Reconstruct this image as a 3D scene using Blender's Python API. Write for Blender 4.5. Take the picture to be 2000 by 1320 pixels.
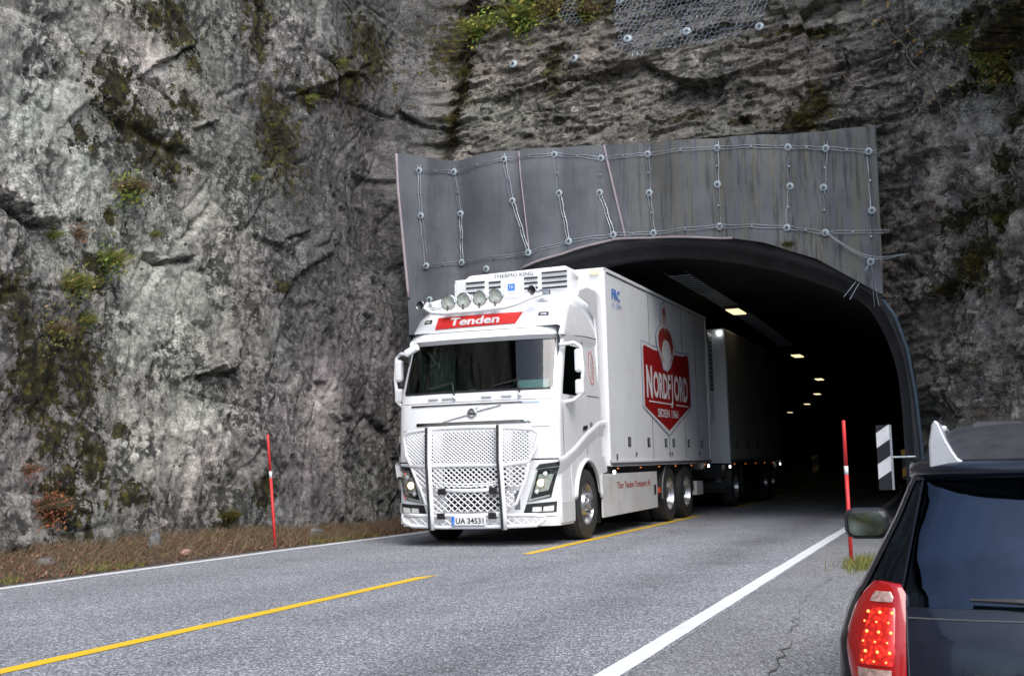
import bpy, math, random
import numpy as np
from mathutils import Vector, Matrix
random.seed(7); rng = np.random.RandomState(7)
R_ = math.radians
for o in list(bpy.data.objects): bpy.data.objects.remove(o)
scn = bpy.context.scene
COL = scn.collection

# ------------------------------------------------------------------ camera
cam_d = bpy.data.cameras.new('camera'); cam = bpy.data.objects.new('camera', cam_d); COL.objects.link(cam)
cam_d.sensor_width = 36; cam_d.lens = 41.38; cam_d.clip_start = .05; cam_d.clip_end = 1500
YAW, PITCH, ROLL = .3744, .1074, .0266
cy_, sy_, cp_, sp_ = math.cos(YAW), math.sin(YAW), math.cos(PITCH), math.sin(PITCH)
fv = Vector((-sy_*cp_, cy_*cp_, sp_)); rv = Vector((cy_, sy_, 0)); uv = rv.cross(fv)
r2 = rv*math.cos(ROLL)-uv*math.sin(ROLL); u2 = rv*math.sin(ROLL)+uv*math.cos(ROLL)
cam.matrix_world = Matrix(((r2.x, u2.x, -fv.x, 0), (r2.y, u2.y, -fv.y, 0), (r2.z, u2.z, -fv.z, 1.117), (0, 0, 0, 1)))
scn.camera = cam

# ------------------------------------------------------------------ sky, sun, exposure
w = bpy.data.worlds.new('World'); scn.world = w; w.use_nodes = True
nt = w.node_tree; nt.nodes.clear()
wo = nt.nodes.new('ShaderNodeOutputWorld'); bg = nt.nodes.new('ShaderNodeBackground')
sky = nt.nodes.new('ShaderNodeTexSky'); sky.sky_type = 'NISHITA'; sky.sun_disc = False
SUN_EL, SUN_AZ = R_(50), R_(140)      # azimuth clockwise from +Y
sky.sun_elevation = SUN_EL; sky.sun_rotation = SUN_AZ; sky.dust_density = 1.5; sky.air_density = 1.0; sky.ozone_density = 1
hs = nt.nodes.new('ShaderNodeHueSaturation'); hs.inputs['Saturation'].default_value = .8
cl = nt.nodes.new('ShaderNodeTexNoise'); cl.inputs['Scale'].default_value = 2.2; cl.inputs['Detail'].default_value = 7; cl.inputs['Roughness'].default_value = .6
tcw = nt.nodes.new('ShaderNodeTexCoord'); nt.links.new(tcw.outputs['Generated'], cl.inputs['Vector'])
mr_ = nt.nodes.new('ShaderNodeMapRange'); mr_.inputs[1].default_value = .35; mr_.inputs[2].default_value = .65; mr_.inputs[3].default_value = .62; mr_.inputs[4].default_value = 1.38; nt.links.new(cl.outputs['Fac'], mr_.inputs[0])
mw = nt.nodes.new('ShaderNodeVectorMath'); mw.operation = 'SCALE'; nt.links.new(sky.outputs[0], mw.inputs[0]); nt.links.new(mr_.outputs[0], mw.inputs['Scale'])
nt.links.new(mw.outputs[0], hs.inputs['Color']); nt.links.new(hs.outputs[0], bg.inputs[0]); bg.inputs[1].default_value = .12
nt.links.new(bg.outputs[0], wo.inputs[0])
sd = bpy.data.lights.new('sun', 'SUN'); sd.energy = 1.3; sd.angle = R_(40); sd.color = (1, .985, .965)
sun = bpy.data.objects.new('sun', sd); COL.objects.link(sun)
sdir = Vector((math.sin(SUN_AZ)*math.cos(SUN_EL), math.cos(SUN_AZ)*math.cos(SUN_EL), math.sin(SUN_EL)))
sun.rotation_euler = sdir.to_track_quat('Z', 'Y').to_euler(); sun.location = sdir*60
scn.view_settings.view_transform = 'Standard'; scn.view_settings.look = 'None'
scn.view_settings.gamma = 1; scn.view_settings.use_curve_mapping = False
scn.view_settings.exposure = 1.25

# ------------------------------------------------------------------ materials
class NT:
    def __init__(s, name):
        s.m = bpy.data.materials.new(name); s.m.use_nodes = True; s.t = s.m.node_tree; s.N = s.t.nodes
        s.b = s.N['Principled BSDF']; s.out = s.N['Material Output']
    def n(s, typ, **k):
        x = s.N.new(typ)
        for a, v in k.items():
            if a.startswith('i_'): x.inputs[a[2:].replace('_', ' ')].default_value = v
            else: setattr(x, a, v)
        return x
    def l(s, a, b): s.t.links.new(a, b)
    def coord(s, kind='Object', scale=(1, 1, 1)):
        c = s.n('ShaderNodeTexCoord'); m = s.n('ShaderNodeMapping'); m.inputs['Scale'].default_value = scale
        s.l(c.outputs[kind], m.inputs[0]); return m.outputs[0]
    def noise(s, vec, scale, detail=4, rough=.55, dist=0):
        x = s.n('ShaderNodeTexNoise'); x.inputs['Scale'].default_value = scale; x.inputs['Detail'].default_value = detail
        x.inputs['Roughness'].default_value = rough; x.inputs['Distortion'].default_value = dist
        s.l(vec, x.inputs['Vector']); return x.outputs['Fac']
    def ramp(s, fac, *st):
        x = s.n('ShaderNodeValToRGB'); cr = x.color_ramp
        while len(cr.elements) < len(st): cr.elements.new(.5)
        for e, (p, c) in zip(cr.elements, st):
            e.position = p; e.color = (c, c, c, 1) if isinstance(c, (int, float)) else (*c, 1)
        s.l(fac, x.inputs[0]); return x.outputs[0]
    def mix(s, fac, a, b, mode='MIX'):
        x = s.n('ShaderNodeMix', data_type='RGBA', blend_type=mode)
        for sock, v in ((x.inputs[0], fac), (x.inputs[6], a), (x.inputs[7], b)):
            if hasattr(v, 'links') or isinstance(v, bpy.types.NodeSocket): s.l(v, sock)
            elif isinstance(v, (int, float)) and sock != x.inputs[0]: sock.default_value = (v, v, v, 1)
            elif isinstance(v, (int, float)): sock.default_value = v
            else: sock.default_value = (*v, 1)
        return x.outputs[2]
    def math(s, op, a, b=0, c=0):
        x = s.n('ShaderNodeMath', operation=op)
        for i, v in enumerate((a, b, c)):
            if isinstance(v, bpy.types.NodeSocket): s.l(v, x.inputs[i])
            else: x.inputs[i].default_value = v
        return x.outputs[0]
    def bump(s, h, strength=.5, dist=.02, prev=None):
        x = s.n('ShaderNodeBump'); x.inputs['Strength'].default_value = strength; x.inputs['Distance'].default_value = dist
        s.l(h, x.inputs['Height'])
        if prev is not None: s.l(prev, x.inputs['Normal'])
        s.l(x.outputs[0], s.b.inputs['Normal']); return x.outputs[0]
    def setb(s, **k):
        for a, v in k.items():
            i = s.b.inputs[a.replace('_', ' ')]
            if isinstance(v, bpy.types.NodeSocket): s.l(v, i)
            elif isinstance(v, tuple) and len(v) == 3: i.default_value = (*v, 1)
            else: i.default_value = v
        return s.m

def simple(name, col, rough=.5, metal=0, var=.12, scale=6, spec=.5, coat=0, dirt=None, bump=0):
    t = NT(name); v = t.coord('Object'); n = t.noise(v, scale, 5)
    k = [max(0, c*(1-var)) for c in col]; k2 = [min(1, c*(1+var)) for c in col]
    c = t.ramp(n, (.3, tuple(k)), (.7, tuple(k2)))
    if dirt:
        c = t.mix(t.ramp(t.noise(v, scale*.4, 7, .7), (.5, 0), (.8, dirt[1])), c, dirt[0])
    rr = t.ramp(t.noise(v, scale*2.3, 3), (.3, max(.02, rough-.06)), (.7, min(1, rough+.08)))
    t.setb(Base_Color=c, Roughness=rr, Metallic=metal, Specular_IOR_Level=spec, Coat_Weight=coat, Coat_Roughness=.05)
    if bump: t.bump(t.noise(v, scale*8, 4), bump, .01)
    return t.m

def emit(name, col, st):
    t = NT(name); v = t.coord('Object'); c = t.ramp(t.noise(v, 5, 1), (.3, tuple(x*.9 for x in col)), (.7, col))
    return t.setb(Base_Color=(0.1, .1, .1), Emission_Color=c, Emission_Strength=st)

def glassm(name, tint, refl=.06, rough=.01, rc=(1, 1, 1)):
    t = NT(name); t.N.remove(t.b)
    tr = t.n('ShaderNodeBsdfTransparent'); tr.inputs[0].default_value = (*tint, 1)
    gl = t.n('ShaderNodeBsdfGlossy'); gl.inputs['Roughness'].default_value = rough; gl.inputs[0].default_value = (*rc, 1)
    lw = t.n('ShaderNodeFresnel'); lw.inputs[0].default_value = 1.5
    f = t.math('ADD', t.math('MULTIPLY', lw.outputs[0], .8), refl)
    v = t.coord('Object'); d = t.noise(v, 3, 5); f2 = t.math('MULTIPLY', f, t.ramp(d, (.2, .85), (.8, 1.0)))
    mx = t.n('ShaderNodeMixShader'); t.l(f2, mx.inputs[0]); t.l(tr.outputs[0], mx.inputs[1]); t.l(gl.outputs[0], mx.inputs[2])
    t.l(mx.outputs[0], t.out.inputs[0]); return t.m

def rockmat():
    t = NT('cliff_rock')
    v = t.coord('Object')
    a = t.n('ShaderNodeAttribute', attribute_name='tint'); ms = t.n('ShaderNodeAttribute', attribute_name='moss')
    sx = t.n('ShaderNodeSeparateColor'); t.l(a.outputs['Color'], sx.inputs[0])
    n1 = t.noise(v, 1.3, 9, .7, .1); n2 = t.noise(v, 11, 10, .75, 0); n3 = t.noise(v, 27, 8, .85); n4 = t.noise(v, 3.2, 9, .75, .1)
    calm = t.ramp(t.noise(v, .55, 3, .5), (.42, .95), (.58, .35))     # some slabs are smooth, others weathered
    base = t.mix(calm, a.outputs['Color'], t.mix(1.0, a.outputs['Color'], t.ramp(n2, (.40, .36), (.47, .8), (.53, 1.15), (.60, 1.5)), 'MULTIPLY'))
    base = t.mix(t.math('ADD', t.math('MULTIPLY', calm, .6), .3), base, t.mix(1.0, base, t.ramp(n3, (.42, .32), (.48, .8), (.52, 1.12), (.58, 1.65)), 'MULTIPLY'))
    base = t.mix(1.0, base, t.ramp(n4, (.40, .62), (.5, 1.0), (.6, 1.4)), 'MULTIPLY')
    base = t.mix(t.ramp(n1, (.46, 0), (.60, .55)), base, t.mix(1.0, base, (1.02, .96, .985), 'MULTIPLY'))
    # pale lichen crust, mineral specks and black weathering
    lm = t.n('ShaderNodeAttribute', attribute_name='pale')
    sp = t.math('ADD', t.noise(v, 16, 9, .8, .3), t.math('MULTIPLY', t.math('SUBTRACT', t.noise(v, 1.3, 5), .5), .5))
    sp = t.math('ADD', sp, t.math('MULTIPLY', lm.outputs['Fac'], .10))
    base = t.mix(t.ramp(sp, (.57, 0), (.64, .4)), base, (.34, .33, .29))
    vo = t.n('ShaderNodeTexVoronoi'); vo.inputs['Scale'].default_value = 21; t.l(v, vo.inputs['Vector'])
    base = t.mix(t.math('MULTIPLY', t.ramp(vo.outputs['Distance'], (.10, 1), (.22, 0)), t.ramp(t.noise(v, 5, 6, .7), (.5, 0), (.6, .9))), base, (.6, .58, .54))
    bl = t.math('MULTIPLY', t.ramp(t.noise(v, 6, 10, .78, .1), (.485, 0), (.515, 1)), t.ramp(t.noise(v, .9, 5, .6, .1), (.47, 0), (.55, .92)))
    base = t.mix(bl, base, (.035, .034, .03))
    # moss, threshold broken up by noise
    mm = t.math('ADD', ms.outputs['Fac'], t.math('MULTIPLY', t.math('SUBTRACT', t.noise(v, 5.5, 10, .78, .1), .5), 5.0))
    mk = t.ramp(mm, (.56, 0), (.60, 1))
    mc = t.ramp(t.noise(v, 7, 8, .75), (.38, (.008, .0065, .0035)), (.47, (.018, .015, .006)), (.55, (.042, .036, .008)), (.64, (.12, .105, .018)))
    col = t.mix(mk, base, mc)
    t.setb(Base_Color=col, Roughness=.86, Specular_IOR_Level=.35)
    b1 = t.bump(n2, .9, .035); b2 = t.bump(n3, .9, .02, b1)
    return t.m

def asphaltmat(name, base, light, speck):
    t = NT(name); v = t.coord('Object')
    vo = t.n('ShaderNodeTexVoronoi'); vo.inputs['Scale'].default_value = 95; t.l(v, vo.inputs['Vector'])
    s2 = t.n('ShaderNodeSeparateColor'); t.l(vo.outputs['Color'], s2.inputs[0])
    st = t.ramp(s2.outputs[0], (.0, tuple(x*.45 for x in base)), (.5, base), (.8, light), (.97, speck))
    big = t.noise(v, .9, 6, .65)
    c = t.mix(1.0, st, t.ramp(big, (.3, .86), (.7, 1.1)), 'MULTIPLY')
    fine = t.noise(v, 25, 4, .7)
    c = t.mix(1.0, c, t.ramp(fine, (.3, .8), (.7, 1.2)), 'MULTIPLY')
    if name == 'road_asphalt':
        # polished wheel tracks along the lanes
        sp = t.n('ShaderNodeSeparateXYZ'); tc = t.n('ShaderNodeTexCoord'); t.l(tc.outputs['Object'], sp.inputs[0])
        xx = t.math('ADD', sp.outputs[0], t.math('MULTIPLY', t.math('SUBTRACT', t.noise(v, .35, 3), .5), .5))
        tot = None
        for cx, wd, am in ((-2.85, .42, .85), (-4.55, .3, .45), (-6.1, .4, .4), (-8.2, .45, .35)):
            g = t.math('MULTIPLY', t.math('EXPONENT', t.math('MULTIPLY', t.math('POWER', t.math('DIVIDE', t.math('ADD', xx, -cx), wd), 2), -1)), am)
            tot = g if tot is None else t.math('ADD', tot, g)
        m2 = t.math('MULTIPLY', tot, t.ramp(t.noise(v, .6, 5), (.35, .3), (.6, 1)))
        c = t.mix(m2, c, t.mix(1.0, c, (.62, .6, .6), 'MULTIPLY'))
    t.setb(Base_Color=c, Roughness=.82, Specular_IOR_Level=.35)
    t.bump(vo.outputs['Distance'], .6, .01)
    return t.m

def paintline(name, col):
    t = NT(name); v = t.coord('Object')
    wear = t.ramp(t.noise(v, 45, 6, .8), (.60, 0), (.74, .8))
    c = t.mix(wear, t.ramp(t.noise(v, 6, 5), (.3, tuple(x*.86 for x in col)), (.7, col)), (.14, .14, .14))
    t.bump(t.noise(v, 60, 3), .3, .005)
    return t.setb(Base_Color=c, Roughness=.6)

def matmat():
    t = NT('foam_mat'); v = t.coord('Object'); vs = t.coord('Object', (5, 5, .28))
    c = t.ramp(t.noise(v, 1.1, 6, .6), (.35, (.082, .086, .098)), (.65, (.132, .136, .15)))
    a = t.n('ShaderNodeAttribute', attribute_name='stain')
    st = t.ramp(t.noise(vs, 1.2, 7, .7), (.44, 0), (.6, 1))
    c = t.mix(t.math('MULTIPLY', st, t.math('ADD', t.math('MULTIPLY', a.outputs['Fac'], .55), .06)), c, (.14, .135, .085))
    dk = t.ramp(t.noise(t.coord('Object', (9, 9, .35)), 1.4, 6, .7), (.5, 0), (.62, .85))
    c = t.mix(t.math('MULTIPLY', dk, t.math('ADD', t.math('MULTIPLY', a.outputs['Fac'], .7), .15)), c, (.03, .03, .03))
    t.setb(Base_Color=c, Roughness=.62, Specular_IOR_Level=.35)
    t.bump(t.noise(v, 6, 5), .25, .03); return t.m

M = {}
M['rock'] = rockmat()
M['asphalt'] = asphaltmat('road_asphalt', (.205, .212, .233), (.32, .328, .353), (.7, .7, .7))
M['shoulder'] = asphaltmat('old_asphalt', (.205, .206, .21), (.28, .28, .282), (.42, .42, .42))
M['wline'] = paintline('white_road_paint', (.82, .82, .82)); M['yline'] = paintline('yellow_road_paint', (.84, .53, .02))
M['crackfill'] = simple('crack_dirt', (.07, .07, .06), .9)
M['soil'] = simple('verge_soil', (.075, .055, .04), .95, var=.5, scale=7, bump=.8)
M['mat'] = matmat()
M['matedge'] = simple('pink_foam_edge', (.30, .25, .265), .7)
M['steel'] = simple('galvanised_steel', (.36, .39, .42), .42, .75, var=.25, scale=30, spec=.5)
M['disc'] = simple('pale_disc', (.34, .40, .43), .5, .1, var=.25, scale=40)
M['bolt'] = simple('dark_bolt', (.12, .12, .12), .5, .6)
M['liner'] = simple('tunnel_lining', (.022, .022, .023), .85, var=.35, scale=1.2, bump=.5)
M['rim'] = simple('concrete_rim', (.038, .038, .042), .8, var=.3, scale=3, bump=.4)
M['white'] = simple('white_truck_paint', (.87, .87, .875), .22, var=.012, scale=2, coat=.6, dirt=((.7, .68, .65), .22))
M['boxwhite'] = simple('white_panel', (.85, .86, .87), .38, var=.02, scale=1.5, dirt=((.55, .54, .52), .5))
M['dirtywhite'] = simple('dusty_white_paint', (.62, .61, .59), .5, var=.05, scale=2, dirt=((.35, .32, .29), .6))
M['seam'] = simple('seam_gap', (.05, .05, .055), .6)
M['alu'] = simple('aluminium', (.5, .51, .53), .35, .8, var=.1, scale=12)
M['chrome'] = simple('chrome', (.75, .75, .76), .08, 1, var=.03)
M['dkplastic'] = simple('black_plastic', (.02, .02, .022), .45, var=.3)
M['tyre'] = simple('tyre_rubber', (.03, .029, .028), .8, var=.3, scale=14, dirt=((.1, .09, .085), .5))
M['rimal'] = simple('wheel_aluminium', (.42, .42, .43), .3, .85, var=.2, scale=9, dirt=((.12, .11, .1), .7))
M['chassis'] = simple('chassis_black', (.015, .015, .016), .6, var=.3)
M['red'] = simple('sign_red', (.72, .03, .025), .35, var=.04)
M['shield'] = simple('shield_red', (.36, .013, .014), .35, var=.08, scale=1.2)
M['shieldtxt'] = simple('emblem_white', (.8, .78, .78), .4, var=.03)
M['emblue'] = simple('emblem_blue_edge', (.33, .37, .5), .4)
M['skin'] = simple('emblem_skin', (.6, .42, .33), .5)
M['blue'] = simple('blue_lettering', (.04, .2, .62), .4)
M['black'] = simple('black_lettering', (.015, .015, .018), .4)
M['redtxt'] = simple('dark_red_lettering', (.4, .05, .04), .4)
M['interior'] = simple('cab_interior', (.03, .035, .035), .8)
M['curtain'] = simple('grey_green_curtain', (.05, .075, .07), .9)
M['paper'] = simple('pale_blue_paper', (.5, .66, .72), .7)
M['glass'] = glassm('windscreen_glass', (.34, .47, .42), .02)
M['lens'] = glassm('lamp_glass', (.92, .94, .92), .0)
M['ravglass'] = glassm('privacy_glass', (.20, .26, .32), .06, rc=(.48, .62, .85))
M['mirror'] = simple('mirror_silver', (.8, .82, .82), .02, 1, var=.01)
M['reflector'] = simple('lamp_reflector', (.74, .75, .70), .25, 0, var=.2, scale=30)
M['head'] = emit('headlamp_glow', (1, .72, .36), 2)
M['led'] = emit('white_led', (.95, 1, 1), 3)
M['amber'] = emit('amber_marker', (1, .25, .03), .35)
M['tube'] = emit('tunnel_lamp_glow', (1, .84, .48), .6)
M['cabpaint'] = simple('dark_navy_paint', (.007, .009, .018), .2, 0, var=.1, scale=3, coat=.5, spec=.35)
M['roofdust'] = simple('dusty_navy_paint', (.028, .028, .029), .55, .1, var=.35, scale=14, dirt=((.07, .065, .06), .6))
M['silver'] = simple('silver_rail', (.62, .63, .66), .3, .5, var=.05)
M['gloss'] = simple('gloss_black', (.008, .008, .01), .12, 0, coat=.6)
M['lampred'] = NT('red_lens').setb(Base_Color=(.30, .005, .006), Roughness=.12, Emission_Color=(1, .02, .01), Emission_Strength=.03, Coat_Weight=.3)
def lampglow():
    t = NT('lit_red_lens'); v = t.coord('Object'); vo = t.n('ShaderNodeTexVoronoi'); vo.inputs['Scale'].default_value = 58; t.l(v, vo.inputs['Vector'])
    e = t.math('MULTIPLY', t.ramp(vo.outputs['Distance'], (.1, 1), (.55, .12)), t.ramp(t.noise(v, 16, 3), (.35, .15), (.62, 1)))
    t.setb(Base_Color=(.45, .01, .008), Roughness=.18, Emission_Color=(1, .035, .015), Emission_Strength=t.math('MULTIPLY', e, .75), Coat_Weight=.4); return t.m
M['lampglow'] = lampglow()
M['lampclear'] = simple('clear_lens', (.5, .33, .28), .15, .2, var=.5, scale=60, coat=.8)
M['lampled'] = emit('lit_brake_led', (1, .16, .03), 2.4)
M['polered'] = simple('red_pole', (.62, .03, .03), .5, var=.1)
M['polewhite'] = simple('white_band', (.75, .75, .75), .5)
M['dullstripe'] = simple('dull_stripe', (.3, .29, .24), .6)
M['markyellow'] = simple('yellow_reflective', (.75, .42, .03), .4)
M['duct'] = simple('blue_grey_pipe', (.05, .08, .11), .5, var=.2)
M['net'] = simple('net_wire', (.30, .35, .41), .5, .5)
def leafm(name, *cols):
    t = NT(name); i = t.n('ShaderNodeObjectInfo'); g = t.n('ShaderNodeNewGeometry')
    n = len(cols); c = t.ramp(g.outputs['Random Per Island'], *[((k+.5)/n, cols[k]) for k in range(n)])
    return t.setb(Base_Color=c, Roughness=.75, Specular_IOR_Level=.25)
M['grass'] = leafm('green_grass', (.07, .10, .018), (.13, .17, .03), (.24, .23, .055), (.28, .21, .08))
M['drygrass'] = leafm('dry_grass', (.17, .12, .075), (.25, .18, .11), (.09, .06, .035), (.15, .075, .045), (.08, .075, .03))
M['leaves'] = leafm('fallen_leaves', (.18, .07, .04), (.24, .12, .075), (.09, .045, .03), (.40, .27, .18), (.17, .05, .035), (.08, .06, .04))
M['green'] = leafm('green_leaves', (.06, .11, .018), (.12, .2, .03), (.2, .26, .045), (.3, .26, .05))
M['russet'] = leafm('russet_leaves', (.3, .09, .035), (.2, .06, .03), (.36, .15, .06), (.14, .06, .04))
M['yellowleaf'] = leafm('yellow_leaves', (.6, .36, .05), (.5, .25, .04), (.55, .42, .1))
M['mossy'] = leafm('moss_fibre', (.04, .04, .012), (.09, .085, .018), (.15, .13, .025), (.11, .06, .02))
M['bark'] = simple('bark', (.16, .14, .12), .9, var=.4, scale=20)
M['forest'] = leafm('forest_foliage', (.05, .08, .02), (.08, .11, .025), (.15, .15, .03), (.24, .18, .03), (.05, .08, .03))

# ------------------------------------------------------------------ mesh builder
class MB:
    def __init__(s): s.v = []; s.f = []; s.mi = []
    def add(s, vs, fs, m=0):
        b = len(s.v); s.v += [tuple(x) for x in vs]; s.f += [tuple(b+i for i in f) for f in fs]; s.mi += [m]*len(fs); return s
    def box(s, c, d, m=0, rot=None):
        h = [x/2 for x in d]
        vs = [Vector((x*h[0], y*h[1], z*h[2])) for x in (-1, 1) for y in (-1, 1) for z in (-1, 1)]
        if rot is not None: vs = [rot @ x for x in vs]
        vs = [x+Vector(c) for x in vs]
        return s.add(vs, [(0, 1, 3, 2), (4, 6, 7, 5), (0, 4, 5, 1), (2, 3, 7, 6), (0, 2, 6, 4), (1, 5, 7, 3)], m)
    def tube(s, path, r, n=6, m=0, cap=True):
        P = [Vector(p) for p in path]; k = len(P); rs = r if isinstance(r, (list, tuple)) else [r]*k
        vs = []; prev = None
        for i, p in enumerate(P):
            t = (P[min(i+1, k-1)]-P[max(i-1, 0)]).normalized()
            if prev is None:
                a = t.cross(Vector((0, 0, 1)));
                if a.length < .1: a = t.cross(Vector((1, 0, 0)))
                a.normalize()
            else: a = (prev-t*prev.dot(t)).normalized()
            prev = a; b = t.cross(a)
            vs += [p+(a*math.cos(2*math.pi*j/n)+b*math.sin(2*math.pi*j/n))*rs[i] for j in range(n)]
        fs = [(i*n+j, i*n+(j+1) % n, (i+1)*n+(j+1) % n, (i+1)*n+j) for i in range(k-1) for j in range(n)]
        if cap: fs += [tuple(range(n))[::-1], tuple(range((k-1)*n, k*n))]
        return s.add(vs, fs, m)
    def grid(s, G, m=0, skip=None, thick=None):
        a = len(G); b = len(G[0]); vs = [p for row in G for p in row]
        fs = [(i*b+j, i*b+j+1, (i+1)*b+j+1, (i+1)*b+j) for i in range(a-1) for j in range(b-1) if not (skip and skip(i, j))]
        if thick is not None:
            t = Vector(thick); nv = len(vs); vs = vs+[Vector(p)+t for p in vs]
            f2 = [tuple(nv+i for i in f[::-1]) for f in fs]
            edge = []
            rim = [(0, j) for j in range(b)]+[(i, b-1) for i in range(1, a)]+[(a-1, j) for j in range(b-2, -1, -1)]+[(i, 0) for i in range(a-2, 0, -1)]
            ids = [i*b+j for i, j in rim]
            for q in range(len(ids)): c, d = ids[q], ids[(q+1) % len(ids)]; edge.append((d, c, c+nv, d+nv))
            fs = fs+f2+edge
        return s.add(vs, fs, m)
    def lathe(s, prof, o, axis='X', n=24, m=0, mfun=None):
        # prof: (r, h) along axis
        o = Vector(o); vs = []
        for r, h in prof:
            for j in range(n):
                a = 2*math.pi*j/n; c, d = r*math.cos(a), r*math.sin(a)
                vs.append(o+Vector((h, c, d) if axis == 'X' else (c, h, d) if axis == 'Y' else (c, d, h)))
        for i in range(len(prof)-1):
            pass
        fs = [(i*n+j, i*n+(j+1) % n, (i+1)*n+(j+1) % n, (i+1)*n+j) for i in range(len(prof)-1) for j in range(n)]
        b = len(s.v); s.v += [tuple(x) for x in vs]; s.f += [tuple(b+i for i in f) for f in fs]
        s.mi += [(mfun(i) if mfun else m) for i in range(len(prof)-1) for j in range(n)]
        return s
    def poly(s, pts, t, m=0):
        # planar polygon extruded by vector t
        P = [Vector(p) for p in pts]; k = len(P); t = Vector(t)
        return s.add(P+[p+t for p in P], [tuple(range(k)), tuple(range(k, 2*k))[::-1]]+[(i, i+k, (i+1) % k+k, (i+1) % k) for i in range(k)], m)
    def build(s, name, mats, parent=None, smooth=False, bevel=0, loc=None, **props):
        me = bpy.data.meshes.new(name); me.from_pydata(s.v, [], s.f)
        mats = mats if isinstance(mats, (list, tuple)) else [mats]
        for m in mats: me.materials.append(M[m] if isinstance(m, str) else m)
        if len(mats) > 1: me.polygons.foreach_set('material_index', s.mi)
        if smooth: me.polygons.foreach_set('use_smooth', [True]*len(me.polygons))
        me.update()
        o = bpy.data.objects.new(name, me); COL.objects.link(o)
        if parent: o.parent = parent
        if loc: o.location = loc
        if bevel:
            b = o.modifiers.new('bevel', 'BEVEL'); b.width = bevel; b.segments = 2; b.limit_method = 'ANGLE'; b.angle_limit = R_(35)
        if smooth == 'auto':
            pass
        for k, v in props.items(): o[k] = v
        return o
def thing(name, label, cat, loc=(0, 0, 0), rz=0, group=None):
    o = bpy.data.objects.new(name, None); COL.objects.link(o); o.location = loc; o.rotation_euler = (0, 0, rz)
    o.empty_display_size = .2; o['label'] = label; o['category'] = cat
    if group: o['group'] = group
    return o
def tag(o, label, cat, group=None, kind=None):
    o['label'] = label; o['category'] = cat
    if group: o['group'] = group
    if kind: o['kind'] = kind
    return o
def structure(o, label=None): o['kind'] = 'structure'; 
def copy_tree(o, parent=None, loc=None, label=None):
    c = o.copy(); COL.objects.link(c); c.parent = parent
    if loc is not None: c.location = loc
    if label: c['label'] = label
    for ch in [x for x in bpy.data.objects if x.parent == o and x != c]: copy_tree(ch, c)
    return c
def text_mesh(body, size, mp, name, mat, parent, bold=0, width=None, align='CENTER', extrude=0, spacing=1, **props):
    cu = bpy.data.curves.new('t', 'FONT'); cu.body = body; cu.size = size; cu.align_x = align; cu.offset = bold; cu.resolution_u = 3; cu.space_character = spacing
    ob = bpy.data.objects.new('t', cu); COL.objects.link(ob); dg = bpy.context.evaluated_depsgraph_get(); dg.update()
    me = bpy.data.meshes.new_from_object(ob.evaluated_get(dg)); bpy.data.objects.remove(ob); bpy.data.curves.remove(cu)
    xs = [v.co.x for v in me.vertices]
    k = 1
    if width and xs: k = width/(max(xs)-min(xs))
    for v in me.vertices: v.co = Vector(mp(v.co.x*k, v.co.y))
    me.materials.clear(); me.materials.append(M[mat]); me.update()
    o = bpy.data.objects.new(name, me); COL.objects.link(o); o.parent = parent
    for a, b in props.items(): o[a] = b
    return o

# ------------------------------------------------------------------ numpy noise
def _h(ix, iy, seed):
    n = (ix.astype(np.int64)*374761393+iy.astype(np.int64)*668265263+seed*982451653) & 0xffffffff
    n = ((n ^ (n >> 13))*1274126177) & 0xffffffff
    n = ((n ^ (n >> 16))*2246822519) & 0xffffffff
    return ((n ^ (n >> 15)) & 0xffffff)/float(0xffffff)
def vnoise(x, y, seed=0):
    ix, iy = np.floor(x), np.floor(y); fx, fy = x-ix, y-iy
    fx = fx*fx*fx*(fx*(fx*6-15)+10); fy = fy*fy*fy*(fy*(fy*6-15)+10)
    a, b, c, d = _h(ix, iy, seed), _h(ix+1, iy, seed), _h(ix, iy+1, seed), _h(ix+1, iy+1, seed)
    return (a*(1-fx)+b*fx)*(1-fy)+(c*(1-fx)+d*fx)*fy-.5
def fbm(x, y, seed=0, oct=5, g=.5):
    t = 0; a = 1; s = 0
    for o in range(oct): t = t+vnoise(x*2**o+o*17.3, y*2**o-o*9.1, seed+o)*a; s += a; a *= g
    return t/s*1.6
def facet(x, y, seed, slope=.5):
    """cracked-block field: nearest jittered seed gives each block its own height and tilt"""
    ix, iy = np.floor(x), np.floor(y); best = np.full(x.shape, 1e9); second = np.full(x.shape, 1e9); val = np.zeros(x.shape); idv = np.zeros(x.shape)
    for i in (-1, 0, 1):
        for j in (-1, 0, 1):
            cx, cy = ix+i, iy+j; px = cx+.1+.8*_h(cx, cy, seed); py = cy+.1+.8*_h(cx, cy, seed+1)
            dx, dy = x-px, y-py; d = dx*dx+dy*dy
            g1 = (_h(cx, cy, seed+2)-.5)*2*slope; g2 = (_h(cx, cy, seed+3)-.5)*2*slope; off = (_h(cx, cy, seed+4)-.5)
            nb = d < best; second = np.where(nb, best, np.minimum(second, d))
            val = np.where(nb, off+g1*dx+g2*dy, val); idv = np.where(nb, _h(cx, cy, seed+5), idv); best = np.where(nb, d, best)
    return val, idv, np.sqrt(second)-np.sqrt(best)

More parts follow.
